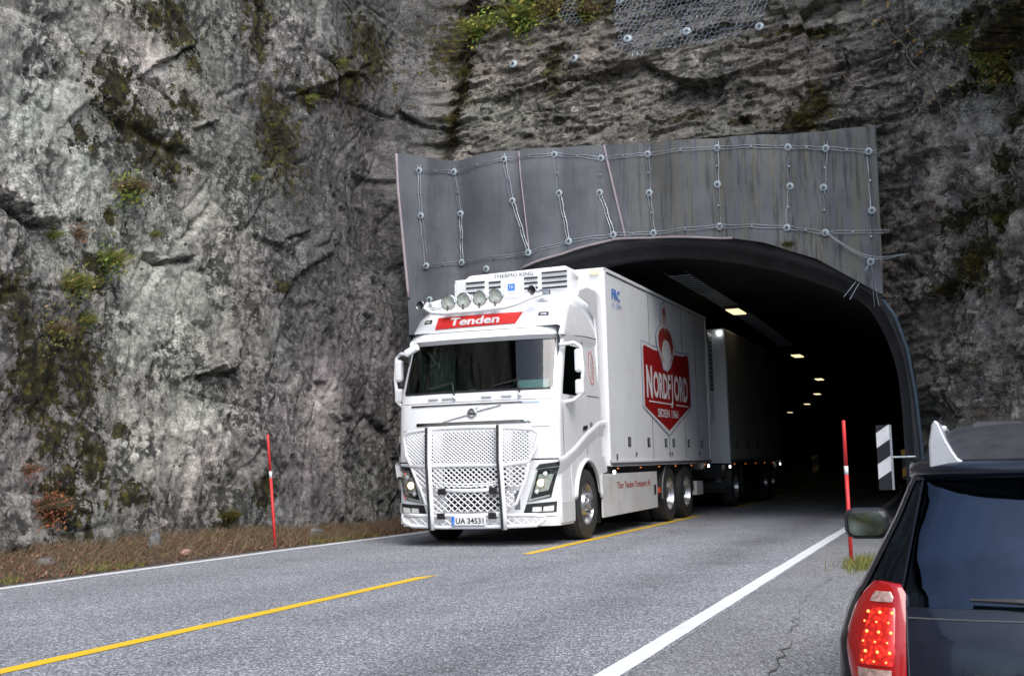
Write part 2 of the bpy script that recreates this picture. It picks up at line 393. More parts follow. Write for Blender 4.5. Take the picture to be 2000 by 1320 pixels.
def obj_from_np(name, V, F, mat, attrs=None, cols=None, smooth=False):
    me = bpy.data.meshes.new(name); me.vertices.add(len(V)); me.vertices.foreach_set('co', V.astype(np.float32).ravel())
    k = F.shape[1]; me.loops.add(F.size); me.loops.foreach_set('vertex_index', F.astype(np.int32).ravel())
    me.polygons.add(len(F)); me.polygons.foreach_set('loop_start', np.arange(0, F.size, k, dtype=np.int32)); me.polygons.foreach_set('loop_total', np.full(len(F), k, dtype=np.int32))
    if smooth: me.polygons.foreach_set('use_smooth', np.ones(len(F), dtype=bool))
    for n, a in (attrs or {}).items():
        at = me.attributes.new(n, 'FLOAT', 'POINT'); at.data.foreach_set('value', a.astype(np.float32))
    for n, c in (cols or {}).items():
        at = me.attributes.new(n, 'FLOAT_COLOR', 'POINT'); at.data.foreach_set('color', np.concatenate([c, np.ones((len(c), 1))], 1).astype(np.float32).ravel())
    me.materials.append(M[mat]); me.update(); me.validate()
    o = bpy.data.objects.new(name, me); COL.objects.link(o); return o
def gridfaces(a, b):
    i, j = np.meshgrid(np.arange(a-1), np.arange(b-1), indexing='ij'); i = i.ravel(); j = j.ravel()
    return np.stack([i*b+j, (i+1)*b+j, (i+1)*b+j+1, i*b+j+1], 1)

# ------------------------------------------------------------------ tunnel arch
ARC = -5.36
ARCH = [(4.40, -.1), (4.40, 1.2), (4.39, 2.0), (4.33, 2.66), (4.12, 3.34), (3.76, 3.88), (3.04, 4.28), (2.21, 4.62), (1.45, 4.83), (.7, 4.96), (0, 5.0)]
ARCHF = [(ARC+x, z) for x, z in ARCH]+[(ARC-x, z) for x, z in ARCH[-2::-1]]
def densify(P, k=3):
    out = []
    for i in range(len(P)-1):
        p0 = np.array(P[max(i-1, 0)]); p1 = np.array(P[i]); p2 = np.array(P[i+1]); p3 = np.array(P[min(i+2, len(P)-1)])
        for j in range(k):
            t = j/k; out.append(tuple(.5*((2*p1)+(-p0+p2)*t+(2*p0-5*p1+4*p2-p3)*t*t+(-p0+3*p1-3*p2+p3)*t**3)))
    out.append(tuple(P[-1])); return out
ARCHD = densify(ARCHF, 3)
def inside_arch(x, z, grow=0.0):
    hx = np.interp(z, [p[1] for p in ARCH], [p[0] for p in ARCH], right=0)+grow
    return (np.abs(x-ARC) < hx) & (z < 5.0+grow)
def bend(Y): return -.00175*max(0., Y-24)**2

# ------------------------------------------------------------------ cliff
PATH = np.array([(-11.0, -26), (-11.0, 13.), (-10.6, 17), (-9.98, 20.55), (-9.4, 20.7), (-1.2, 20.7), (-.55, 20.3), (.12, 19.5), (.35, 17.7), (1.25, 16.3), (3.2, 12), (6.5, 5), (9, -6)])
seg = np.linalg.norm(np.diff(PATH, axis=0), axis=1); CUM = np.concatenate([[0], np.cumsum(seg)])
S_C = CUM[3]; S_P1 = CUM[5]; 
s_a = np.arange(0, 34.5, .4); s_b = np.arange(34.5, CUM[9]+1.0, .03); s_c = np.arange(CUM[9]+1.0, CUM[-1], .35)
SS = np.concatenate([s_a, s_b, s_c])
ZZ = np.concatenate([np.arange(-.6, 11.3, .03), np.arange(11.35, 19, .3)])
def path_xy(s):
    return np.interp(s, CUM, PATH[:, 0]), np.interp(s, CUM, PATH[:, 1])
def path_sm(s):
    xs = ys = 0; k = (-.3, -.15, 0, .15, .3)
    for d in k:
        a, b = path_xy(np.clip(s+d, 0, CUM[-1])); xs = xs+a/5; ys = ys+b/5
    return xs, ys
CRACKS = [([(13.0, 6.3), (13.9, 7.1), (15.1, 7.9)], .12, .045, .12), ([(14.8, 6.45), (15.15, 6.58), (16.35, 7.15), (18.0, 7.96), (19.95, 8.91), (22, 10)], .11, .035, .14),
  ([(11.0, 4.75), (11.3, 4.5), (11.71, 4.42), (12.2, 4.46)], .20, .09, .2), ([(14.8, 2.58), (15.1, 2.72), (15.5, 2.68)], .25, .07, .16), ([(15.9, 5.0), (15.8, 4.5), (15.72, 3.7), (15.78, 3.0)], .08, .03, .0),
  ([(13.5, 6.7), (13.7, 6.0), (14.2, 5.6), (14.5, 5.45)], .12, .06, .07), ([(16.2, 5.0), (16.9, 4.95), (17.6, 5.3)], .1, .05, .06), ([(14.0, 4.4), (14.3, 4.25), (14.7, 4.35)], .18, .07, .12)]
def cliff_surface(s, z, detail=True):
    x, y = path_sm(s); x2, y2 = path_sm(s+.25); x1, y1 = path_sm(s-.25)
    tx, ty = x2-x1, y2-y1; L = np.sqrt(tx*tx+ty*ty)+1e-9; nx, ny = ty/L, -tx/L     # outward, toward the road
    wl = 1/(1+np.exp((s-(S_C+.62))/.07))          # 1 on the left wall
    wr = 1/(1+np.exp(-(s-(S_P1+.7))/.3))         # 1 on the right buttress
    wp = np.clip(1-wl-wr, 0, 1)
    ramp = np.clip((s-(S_C-2.5))/2.5, 0, 1)
    zz = np.maximum(z, 0)
    x = x-.06*zz*wl - .07*zz*ramp*(1-wr)*np.clip(1-(s-S_C)/3, 0, 1)
    y = y+np.maximum(0, z-6.7)*.5*np.clip(ramp, 0, 1)*(1-wr)+wr*np.maximum(0, z-5.5)*.12
    x = x+wr*.05*zz*np.clip((s-CUM[7])/1, 0, 1)
    ws = s+.16*fbm(s*.9, z*.9, 3, 3)+.035*fbm(s*6, z*6, 8, 3); wz = z+.16*fbm(s*.9+9, z*.9+4, 5, 3)+.035*fbm(s*6+5, z*6, 9, 3)
    # left: vertical slabs crossed by a rising joint; portal: gently dipping strata
    rot = -.13
    a = ws*math.cos(rot)+wz*math.sin(rot); b = -ws*math.sin(rot)+wz*math.cos(rot)
    f1, id1, e1 = facet(a/1.9, b/2.8, 11, .40); f2, id2, e2 = facet(a/.62+3, b/1.35, 21, .5); f3, id3, e3 = facet(a/.24, b/.46, 31, .6); f4, id4, e4 = facet(a/.1, b/.12, 35, .6)
    hl = .21*f1+.11*f2*(.3+id1)+.055*f3*(.2+id2*1.3)+.03*f4+.34*fbm(s*.3, z*.3, 41, 3)+.035*fbm(s*4, z*4, 43, 6, .65)
    rot = .12
    a = ws*math.cos(rot)+wz*math.sin(rot); b = -ws*math.sin(rot)+wz*math.cos(rot)
    g1, jd1, k1 = facet(a/2.4, b/.95, 51, .45); g2, jd2, k2 = facet(a/.8, b/.3, 61, .5); g3, jd3, k3 = facet(a/.33, b/.1, 71, .5)
    g4, jd4, k4 = facet(a/.16, b/.07, 77, .6)
    hp = .40*g1+.19*g2+.10*g3+.045*g4+.04*fbm(s*4, z*6, 73, 6, .65)
    q1, kd1, m1 = facet(a/.8, b/1.0, 81, .5); q2, kd2, m2 = facet(a/.32, b/.4, 91, .55); q3, kd3, m3 = facet(a/.13, b/.16, 95, .55)
    hr = .5*q1+.22*q2+.08*q3+.06*fbm(s*3, z*3, 97, 5)
    cr = np.clip(1-np.minimum(e2, e1*2)*9, 0, 1)*.05
    h = hl*wl+hp*wp+hr*wr-cr*wl
    yy_ = y+.10*fbm(s*2.5, z*2.5, 601, 4); zc_ = z+.10*fbm(s*2.5+7, z*2.5, 603, 4); gate = np.clip(.5+2.0*fbm(s*1.0, z*1.0, 605, 3), 0, 1)
    for P_, dep, wd, lip in CRACKS:
        for q in range(len(P_)-1):
            (a0, b0), (a1, b1_) = P_[q], P_[q+1]; t_ = np.clip(((yy_-a0)*(a1-a0)+(zc_-b0)*(b1_-b0))/((a1-a0)**2+(b1_-b0)**2), 0, 1)
            dd = np.hypot(yy_-(a0+(a1-a0)*t_), zc_-(b0+(b1_-b0)*t_)); above = (zc_ > b0+(b1_-b0)*t_)
            ends = (t_ > 0) & (t_ < 1) | (dd < wd)
            h = h+wl*(-dep*np.exp(-(dd/wd)**2)*(~above | (dd < wd*.4))+lip*np.exp(-(dd/(wd*3))**2)*above)*ends*gate
    h = h-.45*np.exp(-((s-S_C-.72)/.2)**2)*(z > 6.9)               # mossy corner crack above the mat
    h = h-.5*np.exp(-((s-(CUM[7]-.25))/.28)**2)*np.clip((z-3)/2, 0, 1)       # crack beside the right buttress
    # keep clear of the mat and the portal rim
    nearmat = (s > S_C-.9) & (s < S_P1+.6) & (z < 6.9)
    h = np.where(nearmat, np.minimum(h-.12, .1), h)
    h = h*np.clip((z+1.2)/1.5, .3, 1)
    X = x+nx*h; Y = y+ny*h
    # random value per rock block, varies the grey tone
    idc = .5*id1+.3*id2+.2*id3
    return X, Y, z+0*s, wl, wp, wr, idc, jd1*.5+jd2*.5
Sg, Zg = np.meshgrid(SS, ZZ, indexing='ij')
X, Y, Z, wl, wp, wr, idl, idp = cliff_surface(Sg, Zg)
def fall(s_):       # the right-hand cliff drops to a low bank where the lay-by opens
    t = np.clip((s_-(CUM[9]-.1))/5.5, 0, 1); t = t*t*(3-2*t); return 1-.92*t
Z = np.where(Z > 0, Z*fall(Sg), Z)
def blob(u, v, cu, cv, ru, rv_): return np.exp(-(((u-cu)/ru)**2+((v-cv)/rv_)**2)*.8)
MOSS_L = [(14.49, 8.02, .64, .38), (13.15, 6.66, .34, .47), (13.69, 6.19, .44, .39), (14.26, 5.93, .46, .32), (14.62, 6.78, .38, .17), (12.72, 5.8, .26, .19), (16.74, 8.85, .33, .57), (17.09, 6.93, .54, .75), (18, 7.81, .29, .2), (19.59, 8.65, .67, .53), (20.89, 9.67, .74, .68), (13.33, 4.81, .18, .15), (16.87, 4.2, .19, .11), (11.95, 1.59, .27, .4), (12.1, .8, .36, .53), (13.23, .82, .27, .21), (13.19, 1.67, .11, .14), (15.16, .41, .19, .15), (11.62, 2.36, .52, .66), (12.46, 2.55, .39, .56), (16.09, .8, .24, .24), (14.9, 7.6, .3, .2), (11.3, 3.2, .3, .5), (12.6, 1.3, .3, .5), (12.9, 3.9, .25, .3), (18.6, 8.2, .4, .25)]
MOSS_P = [(-9.59, 8.79, .25, 1.5), (-10.05, 10.47, .5, .9), (-8.67, 10.84, 1.8, .4), (-6.58, 10.4, .7, .28), (-2.64, 9.0, .94, .14), (-2.6, 7.07, .53, .27), (-4.56, 7.43, .39, .11), (-1.73, 6.62, .25, .08), (-7.5, 9.06, .22, .53), (-2.34, 7.35, .27, .44), (-3.6, 7.2, .3, .1)]
MOSS_R = [(7.11, .69, .6, .6), (5.8, .79, .2, .2), (4.55, .5, .28, .25), (4.82, -.1, .2, .33), (3.97, .05, .3, .3), (4.12, .3, .3, .18), (3.77, -.33, .2, .3), (5.26, .57, .25, .16), (8.0, .3, .3, .6)]
moss = np.zeros(X.shape)
for cu, cv, ru, rw in MOSS_L: moss = np.maximum(moss, wl*blob(Y, Z, cu, cv, ru*1.25, rw*1.25))
for cu, cv, ru, rw in MOSS_P: moss = np.maximum(moss, (Sg > S_C-.3)*blob(X, Z, cu, cv, ru*1.2, rw*1.2))
for cz, cx, rz, rx in MOSS_R: moss = np.maximum(moss, wr*blob(Z, X, cz, cx, rz, rx))
moss = moss*1.1+.25*fbm(Sg*.7, Zg*.7, 201, 4)+.10*wr+.05*wp-.08
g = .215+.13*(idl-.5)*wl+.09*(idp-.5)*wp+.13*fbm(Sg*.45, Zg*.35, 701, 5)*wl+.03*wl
pale = np.zeros(X.shape)
for cu, cv, ru, rw in [(13.82, 7.01, .59, .49), (12.13, 5.79, .77, 1.1), (13.19, 3.76, .86, .44), (14.24, 3.73, .71, .47), (11.4, 7.3, .6, .8), (15.0, 5.0, .7, .7)]: pale = np.maximum(pale, wl*blob(Y, Z, cu, cv, ru*1.5, rw*1.5)*.75)
for cu, cv, ru, rw in [(17.73, 2.15, .45, .65), (15.14, 1.61, .4, .4), (17.1, 2.35, .18, .4), (13.34, 1.31, 1.1, .5), (14.6, 1.75, .8, .2)]: pale = np.maximum(pale, wl*blob(Y, Z, cu, cv, ru, rw))
for cu, cv, ru, rw in [(-1.9, 9.21, .55, .24), (-4.35, 8.73, .5, .24)]: pale = np.maximum(pale, wp*blob(X, Z, cu, cv, ru, rw))
g = g+.24*pale*(.6+fbm(Sg*2, Zg*2, 305, 4))
shade_wet = wl*np.clip((Y-15.0+.8*fbm(Sg*.6, Zg*.25, 721, 4))/2.6, 0, 1)*np.maximum(np.clip((9.5-Z)/3, .35, 1), np.clip((Y-18)/1.5, 0, 1))*(1-.75*pale)  # rock colour darkened toward the portal: painted occlusion plus dark wet rock
g = g*(1-.52*shade_wet)*(1-.26*wp)*(1+.25*wr)
vein = fbm(Sg*.5, Zg*.5, 301, 4)
grn = wl*fbm(Sg*.35+4, Zg*.35, 711, 3)
tint = np.stack([g*(1.05+.10*vein-.10*grn), g*(1.0-.03*vein+.02*grn), g*(.88-.02*vein-.07*grn+.09*shade_wet)], -1)
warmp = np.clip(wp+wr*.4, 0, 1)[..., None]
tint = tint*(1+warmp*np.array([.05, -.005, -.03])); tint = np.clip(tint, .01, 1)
# crack on left wall etc. leave geometry; cut the opening
F = gridfaces(len(SS), len(ZZ))
Xf, Zf, Sf = X.ravel(), Z.ravel(), Sg.ravel()
cx, cz, cs = Xf[F].mean(1), Zf[F].mean(1), Sf[F].mean(1)
hole = (cs > S_C+.25) & (cs < S_P1+.35) & inside_arch(cx, cz, .06)
V = np.stack([X.ravel(), Y.ravel(), Z.ravel()], 1)
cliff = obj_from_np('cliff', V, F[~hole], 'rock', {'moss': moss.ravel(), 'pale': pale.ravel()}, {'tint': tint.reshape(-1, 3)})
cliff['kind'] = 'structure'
# back slope of the hill above the cliff top
hb = MB()
top = [(float(a), float(b)) for a, b in zip(*path_xy(np.linspace(0, CUM[-1], 60)))]
ff = [float(fall(q)) for q in np.linspace(0, CUM[-1], 60)]
G = [[(x-.3, y+(6.2 if y > 18 else 0)-.2, 18.6*ff[i]) for i, (x, y) in enumerate(top)]]
for k, (dr, dz) in enumerate(((4, 20.5), (14, 25), (40, 40))):
    G.append([(x+(x+5.4)*dr/9+(-dr if x < -9 else 0), y+(6.2 if y > 18 else 0)+(dr if y > 15 else 0), (dz+1.2*math.sin(i*1.3+k))*ff[i]*(.3 if ff[i] < .6 else 1)) for i, (x, y) in enumerate(top)])
hb.grid(G); hb.build('hillside', 'soil', kind='structure')

SURF_PTS = V
def nearest(mask, u, v, cu, cv):
    d = (u-cu)**2+(v-cv)**2; d = np.where(mask, d, 1e9); return V[np.argmin(d)]
mL = (wl.ravel() > .6); mP = (wl.ravel() < .4) & (Sg.ravel() < S_P1+1.2); mR = wr.ravel() > .5
def on_left(y, z): return Vector(nearest(mL, V[:, 1], V[:, 2], y, z))
def on_portal(x, z): return Vector(nearest(mP, V[:, 0], V[:, 2], x, z))
def on_right(x, z): return Vector(nearest(mR, V[:, 0], V[:, 2], x, z))

# ------------------------------------------------------------------ ground, verge, road
def ground_z(x, y):
    if x > -1.75 and y < 10:
        t = min(1, max(0, (x+1.75)/1.25)); t = t*t*(3-2*t); k = min(1, max(0, (10-y)/4.5)); k = k*k*(3-2*k)
        return -.42*t*k
    return 0.
gm = MB(); xs = [-400, -120, -40, -14, -9, -5, -2] + [2.6, 5, 9, 15, 40, 120, 400]; ys = [-400, -120, -50, -30, -15, 0, 10, 20, 40, 120, 400, 900]
gm.grid([[(x, y, -.62 - (0 if abs(x) < 40 else .3)) for y in ys] for x in xs]); gm.build('ground', 'soil', kind='structure')

def edgeL(Y): return np.interp(Y, [-30, 9.4, 14.3, 17.5, 24], [-9.5, -9.45, -9.36, -9.15, -9.0])
def edgeR(Y): return np.interp(Y, [-30, 6, 18, 24], [-1.8, -1.9, -2.0, -2.0])
ystn = list(np.arange(-30, 24, .6))+list(np.arange(24, 110, 1.5))
rd = MB(); rd.grid([[(a+(b-a)*t+bend(y), y, 0) for t in np.linspace(0, 1, 9)] for y in ystn for a, b in [((-9.62 if y < 14 else edgeL(y)-.17), edgeR(y)+.1)]])
rd.build('road', 'asphalt', kind='structure')
sh = MB(); ysh = list(np.arange(-30, 0, 2))+list(np.arange(0, 20.4, .2))
sh.grid([[(edgeR(y)+.1+t, y, ground_z(edgeR(y)+.1+t, y)-.002) for t in list(np.arange(0, 2.4, .12))+[3, 4, 6, 8, 9.5]] for y in ysh]); sh.build('road_shoulder', 'shoulder', kind='structure')
ts = MB(); ts.grid([[(x+bend(y), y, .0+.0) for x in (-1.9, -1.4, -.9)] for y in [20.4]+ystn[90:]]); ts.build('tunnel_shoulder', 'shoulder', kind='structure')
ts = MB(); ts.grid([[(x+bend(y), y, .0) for x in (-9.85, -9.5, -9.17)] for y in [19.5]+ystn[84:]]); ts.build('tunnel_shoulder', 'shoulder', kind='structure')
def strip(name, mat, fx, wd, ya, yb, z=.004, pointed=False):
    m = MB(); Ys = np.linspace(ya, yb, max(3, int((yb-ya)/.5)))
    rows = []
    for k, y in enumerate(Ys):
        j = [(random.random()-.5)*.008 for _ in range(2)]
        rows.append([(fx(y)+bend(y)-wd/2+j[0], y, z), (fx(y)+bend(y)+wd/2+j[1], y, z)])
    if pointed: rows[-1][0] = (rows[-1][0][0], rows[-1][0][1]-.25, z)
    m.grid(rows); return m.build(name, mat, kind='structure')
strip('left_edge_line', 'wline', lambda y: edgeL(y)+.06, .13, -30, 60)
strip('right_edge_line', 'wline', edgeR, .135, -30, 60)
for a, b in ((-27.5, -18), (-14, -3), (1.2, 11.25), (14.0, 23.9), (27.6, 37.2), (40.5, 50)):
    strip('yellow_centre_dash', 'yline', lambda y: -5.38, .14, a, b, pointed=True)
# asphalt seam with weeds in the crack
cr = MB(); pts = []
for k in range(70):
    y = 3.2+k*.12; pts.append((-1.24+.07*math.sin(y*1.1)+random.uniform(-.035, .035)-.02*(y-6), y))
for k in range(len(pts)-1):
    wd = random.uniform(.001, .007)*(1 if k < 45 else .6)
    (xa, ya), (xb, yb) = pts[k], pts[k+1]
    cr.add([(xa-wd, ya, ground_z(xa-wd, ya)+.004), (xa+wd, ya, ground_z(xa+wd, ya)+.004), (xb+wd, yb, ground_z(xb+wd, yb)+.004), (xb-wd, yb, ground_z(xb-wd, yb)+.004)], [(0, 1, 2, 3)])
cr.build('pavement_crack', 'crackfill', kind='structure')

# left verge
vy = np.concatenate([np.arange(-26, 6, 1.), np.arange(6, 21, .06)]); vt = np.linspace(0, 1, 40)
VY, VT = np.meshgrid(vy, vt, indexing='ij')
VX0 = np.interp(VY, [-30, 9.4, 14.3, 17.5, 24], [-9.56, -9.53, -9.48, -9.28, -9.1]); VX1 = np.interp(VY, PATH[:4, 1], PATH[:4, 0])-.9
VXX = VX0+(VX1-VX0)*VT+.05*fbm(VY*2, VT*3, 400, 3)*(VT < .05)
verge_h = lambda y, t: (t**.8)*.33*np.clip((21-y)/5, .35, 1)+.10*fbm(y*1.3, t*2.5, 410, 5)*np.clip(t*6, 0, 1)+.05*fbm(y*6, t*12, 420, 3)*np.clip(t*6, 0, 1)-.012
VZZ = verge_h(VY, VT)
VP = np.stack([VXX.ravel(), VY.ravel(), VZZ.ravel()], 1)
vg = obj_from_np('verge', VP, gridfaces(len(vy), len(vt)), 'soil'); vg['kind'] = 'structure'
def verge_pt(y, t):
    x0 = np.interp(y, [-30, 9.4, 14.3, 17.5, 24], [-9.56, -9.53, -9.48, -9.28, -9.1]); x1 = np.interp(y, PATH[:4, 1], PATH[:4, 0])-.9
    return np.array([x0+(x1-x0)*t, y, float(verge_h(np.array([y]), np.array([t]))[0])])

def blades(n, size, spread, width=.006, lean=.5, out=Vector((0, 0, 1)), seedpts=None):
    """grass-like blades: two-segment tapering strips"""
    V_, F_ = [], []
    for i in range(n):
        p = seedpts[i] if seedpts is not None else Vector((random.gauss(0, spread), random.gauss(0, spread), random.gauss(0, spread)*.3))
        h = size*random.uniform(.5, 1.2); a = random.uniform(0, 6.28)
        d = (Vector((math.cos(a), math.sin(a), 0))*lean*random.random()+out).normalized()
        sde = d.cross(Vector((math.cos(a+1.3), math.sin(a+1.3), .2))).normalized()*width
        m_ = p+d*h*.55; t_ = p+d*h+Vector((math.cos(a), math.sin(a), -.6))*h*.3*random.random()
        b = len(V_); V_ += [p-sde, p+sde, m_+sde*.7, m_-sde*.7, t_]; F_ += [(b, b+1, b+2, b+3), (b+3, b+2, b+4)]
    return V_, F_
def leafcards(n, size, spread, pts=None):
    V_, F_ = [], []
    for i in range(n):
        p = pts[i] if pts is not None else Vector((random.gauss(0, spread[0]), random.gauss(0, spread[1]), random.gauss(0, spread[2])))
        a = Vector((random.gauss(0, 1), random.gauss(0, 1), random.gauss(0, 1))).normalized(); b_ = a.orthogonal().normalized()
        s = size*random.uniform(.6, 1.3); c = a.cross(b_)*s*.5; b_ = b_*s; k = len(V_)
        V_ += [p-b_*.5, p+c*.5, p+b_*.5+a*s*.15, p-c*.5]; F_ += [(k, k+1, k+2, k+3)]
    return V_, F_

# litter and dry grass on the verge (nobody could count it)
bl = MB(); pts = []
for i in range(19000):
    y = 9.0+(random.random()**.9)*11; t = .03+.8*random.random()**1.2
    if random.random() > .35+.65*(fbm(np.array([y*1.1]), np.array([t*3]), 450, 3)[0]+.5): continue
    p = verge_pt(y, t); pts.append(Vector(p))
V_, F_ = blades(len(pts), .20, 0, .0045, 1.2, seedpts=pts); bl.add(V_, F_)
tag(bl.build('dry_grass', 'drygrass'), 'dry brown grass covering the verge below the rock wall', 'grass', kind='stuff')
lf = MB(); pts = []
for i in range(16000):
    y = 9.0+random.random()*11.5; t = .02+.85*random.random()
    if random.random() > .3+.7*(fbm(np.array([y*.9]), np.array([t*2]), 455, 3)[0]+.5): continue
    p = verge_pt(y, t); p[2] += random.random()*.05; pts.append(Vector(p))
V_, F_ = leafcards(len(pts), .055, 0, pts); lf.add(V_, F_)
tag(lf.build('fallen_leaves', 'leaves'), 'reddish brown fallen leaves lying on the left verge', 'leaves', kind='stuff')
gb = MB(); pts = []
for i in range(2600):
    y = 9.0+random.random()*8.5; t = .03+.12*random.random()**2
    if fbm(np.array([y*.8]), np.array([t]), 460, 3)[0] < .02: continue
    pts.append(Vector(verge_pt(y, t)))
V_, F_ = blades(len(pts), .09, 0, .004, .7, seedpts=pts); gb.add(V_, F_)
tag(gb.build('green_grass', 'grass'), 'short green grass fringe beside the left white edge line', 'grass', kind='stuff')
def stone(loc, r, label, seed, mat='rock'):
    m = MB(); n = 9; rows = []
    for i in range(7):
        th = math.pi*i/6; row = []
        for j in range(n+1):
            ph = 2*math.pi*(j % n)/n; k = 1+.35*(float(_h(np.array([i*7.]), np.array([(j % n)*3.]), seed)[0])-.5)
            row.append((r[0]*math.sin(th)*math.cos(ph)*k, r[1]*math.sin(th)*math.sin(ph)*k, r[2]*math.cos(th)*k))
        rows.append(row)
    m.grid(rows); return tag(m.build('stone', mat, loc=loc), label, 'stone', 'loose stones on the verge')
M['greystone'] = simple('grey_stone', (.13, .13, .13), .85, var=.4, scale=9, bump=.6)
M['pinkstone'] = simple('pink_stone', (.42, .24, .2), .8, var=.3, scale=14)
stone(Vector(verge_pt(12.9, .1))+Vector((0, 0, .03)), (.07, .1, .05), 'small pink stone lying in the grass near the white line', 5, 'pinkstone')
stone(Vector(verge_pt(10.9, .28))+Vector((0, 0, .03)), (.1, .16, .07), 'dark grey flat stone half buried in dry grass', 6, 'greystone')
stone(Vector(verge_pt(12.9, .3))+Vector((0, 0, .04)), (.08, .12, .18), 'upright grey stone slab sticking out of the litter', 7, 'greystone')
stone(Vector(verge_pt(9.9, .42))+Vector((0, 0, .05)), (.16, .2, .1), 'pale grey stone at the far left edge of the verge', 8, 'greystone')
stone(Vector(verge_pt(16.6, .3))+Vector((0, 0, .03)), (.12, .2, .1), 'rounded grey stone at the foot of the wall right of the red pole', 9, 'greystone')

# plants on the rock
def plant(kind, loc, size, label, out, mats, n=260, name='shrub', cat='shrub', down=False):
    t = thing(name, label, cat, loc)
    a = MB(); V_, F_ = blades(int(n*1.1), size*.85, size*.28, .004, .9, out=(out+Vector((0, 0, -.5 if down else .5))).normalized()); a.add(V_, F_); a.build('stem', mats[0], t, kind='stuff')
    b = MB(); V_, F_ = leafcards(n, size*.15, (size*.3, size*.34, size*.36)); V_ = [v+out*size*.25 for v in V_]; b.add(V_, F_); b.build('leaf_clump', mats[1], t, kind='stuff'); return t
eX = Vector((1, 0, 0)); eY = Vector((0, -1, 0))
for (y, z, s, lab, m1, m2, n) in [
    (13.50, 5.22, .36, 'bushy green and brown shrub rooted in a crack high on the left rock wall', 'drygrass', 'green', 420),
    (13.12, 4.11, .36, 'loose green tuft hanging midway down the left wall below the larger shrub', 'grass', 'green', 300),
    (12.36, 3.65, .38, 'yellow green straggly grass patch on the sloping ledge of the left wall', 'grass', 'grass', 320),
    (12.62, 3.22, .24, 'bright green small leafy plant on the left wall ledge', 'grass', 'green', 170),
    (11.97, 4.25, .17, 'small bright green plant near the left picture edge', 'grass', 'green', 110),
    (12.55, 4.38, .22, 'thin reddish twiggy plant on the left wall', 'drygrass', 'russet', 80),
    (11.87, 2.98, .34, 'trailing yellow brown grass hanging down the lower left wall', 'drygrass', 'grass', 260),
    (11.73, .72, .32, 'orange brown heather bush low on the left wall above the verge', 'drygrass', 'russet', 520),
    (11.40, 1.2, .22, 'faint russet twigs on the wall above the orange heather', 'drygrass', 'russet', 120),
    (14.09, 4.66, .14, 'small mossy cushion plant on a rock nose of the left wall', 'grass', 'mossy', 120),
    (18.0, 7.8, .2, 'small grass tuft on the diagonal ledge left of the mat', 'grass', 'grass', 110),
    (16.25, 5.95, .17, 'thin green tuft midway up the left wall', 'grass', 'grass', 80),
    (19.0, 8.8, .2, 'yellow green leaves sprouting in the upper diagonal crack', 'grass', 'green', 100),
    (15.16, .45, .2, 'round green moss cushion at the foot of the left wall', 'mossy', 'mossy', 420),
    ]:
    plant('', on_left(y, z)+Vector((.02, 0, 0)), s, lab, eX, (m1, m2), n)
for (x, z, s, lab, m1, m2, n) in [
    (-9.3, 10.3, .62, 'dense green bush at the top edge above the mossy corner crack', 'grass', 'green', 650),
    (-8.3, 10.35, .62, 'dark green and yellow bush at the top edge above the mat', 'grass', 'green', 600),
    (-7.6, 10.45, .5, 'yellow brown grass bush left of the small bolted net', 'drygrass', 'grass', 480),
    (-6.9, 10.3, .35, 'ochre tuft of grass between the two nets', 'drygrass', 'grass', 350),
    (-9.55, 9.3, .22, 'mossy tuft halfway down the corner crack', 'mossy', 'mossy', 200),
    (-9.55, 8.1, .22, 'lowest mossy tuft of the corner crack above the mat', 'mossy', 'mossy', 200),
    (-2.6, 7.05, .2, 'olive moss cushion on the ledge above the right part of the mat', 'mossy', 'mossy', 300),
    (-2.2, 7.3, .18, 'small olive moss clump just above the moss ledge', 'mossy', 'mossy', 220),
    ]:
    plant('', on_portal(x, z)+Vector((0, -.03, 0)), s, lab, eY, (m1, m2), n)
for (x, z, s, lab, m1, m2, n) in [
    (.70, 7.0, .62, 'thick pale green grass cushion at the top right corner', 'grass', 'grass', 900),
    (.5, 7.5, .5, 'green bilberry clump above the right buttress', 'grass', 'green', 400),
    (.55, 4.5, .30, 'green sprouting tuft on the right rock buttress', 'grass', 'mossy', 240),
    (.1, 4.0, .26, 'brown moss tuft in the crack of the right buttress', 'mossy', 'mossy', 240),
    (.3, 3.5, .14, 'bright green leaves low on the right buttress', 'grass', 'green', 60),
    ]:
    plant('', on_right(x, z)+Vector((0, -.03, 0)), s, lab, eY, (m1, m2), n)
# thin birch saplings with a few yellow leaves at the right
def sapling(base, tip, label, nl):
    t = thing('birch_sapling', label, 'sapling', base); d = Vector(tip)-Vector(base); m = MB()
    P = [d*k/8+Vector((random.uniform(-.05, .05), 0, random.uniform(-.03, .03)))*(k > 0) for k in range(9)]
    m.tube(P, [.012-.001*k for k in range(9)], 5); tw = []
    for k in range(3, 9):
        for s in (-1, 1):
            q = P[k]+Vector((s*random.uniform(.1, .28), random.uniform(-.1, .02), random.uniform(0, .2))); m.tube([P[k], q], [.005, .002], 4); tw.append(q)
    m.build('trunk', 'bark', t)
    b = MB(); pts = [random.choice(tw)+Vector((random.gauss(0, .06), random.gauss(0, .05), random.gauss(0, .05))) for _ in range(nl)]
    V_, F_ = leafcards(nl, .065, 0, pts); b.add(V_, F_); b.build('yellow_leaves', 'yellowleaf', t, kind='stuff')
sapling(on_portal(-.5, 7.4)+Vector((0, -.1, 0)), (-1.2, 20.9, 8.9), 'thin leaning birch sapling with yellow leaves near the top right crack', 34)
sapling(on_portal(-.1, 6.3)+Vector((0, -.1, 0)), (-.35, 20.2, 7.7), 'second smaller birch twig with few orange leaves beside the right buttress', 20)

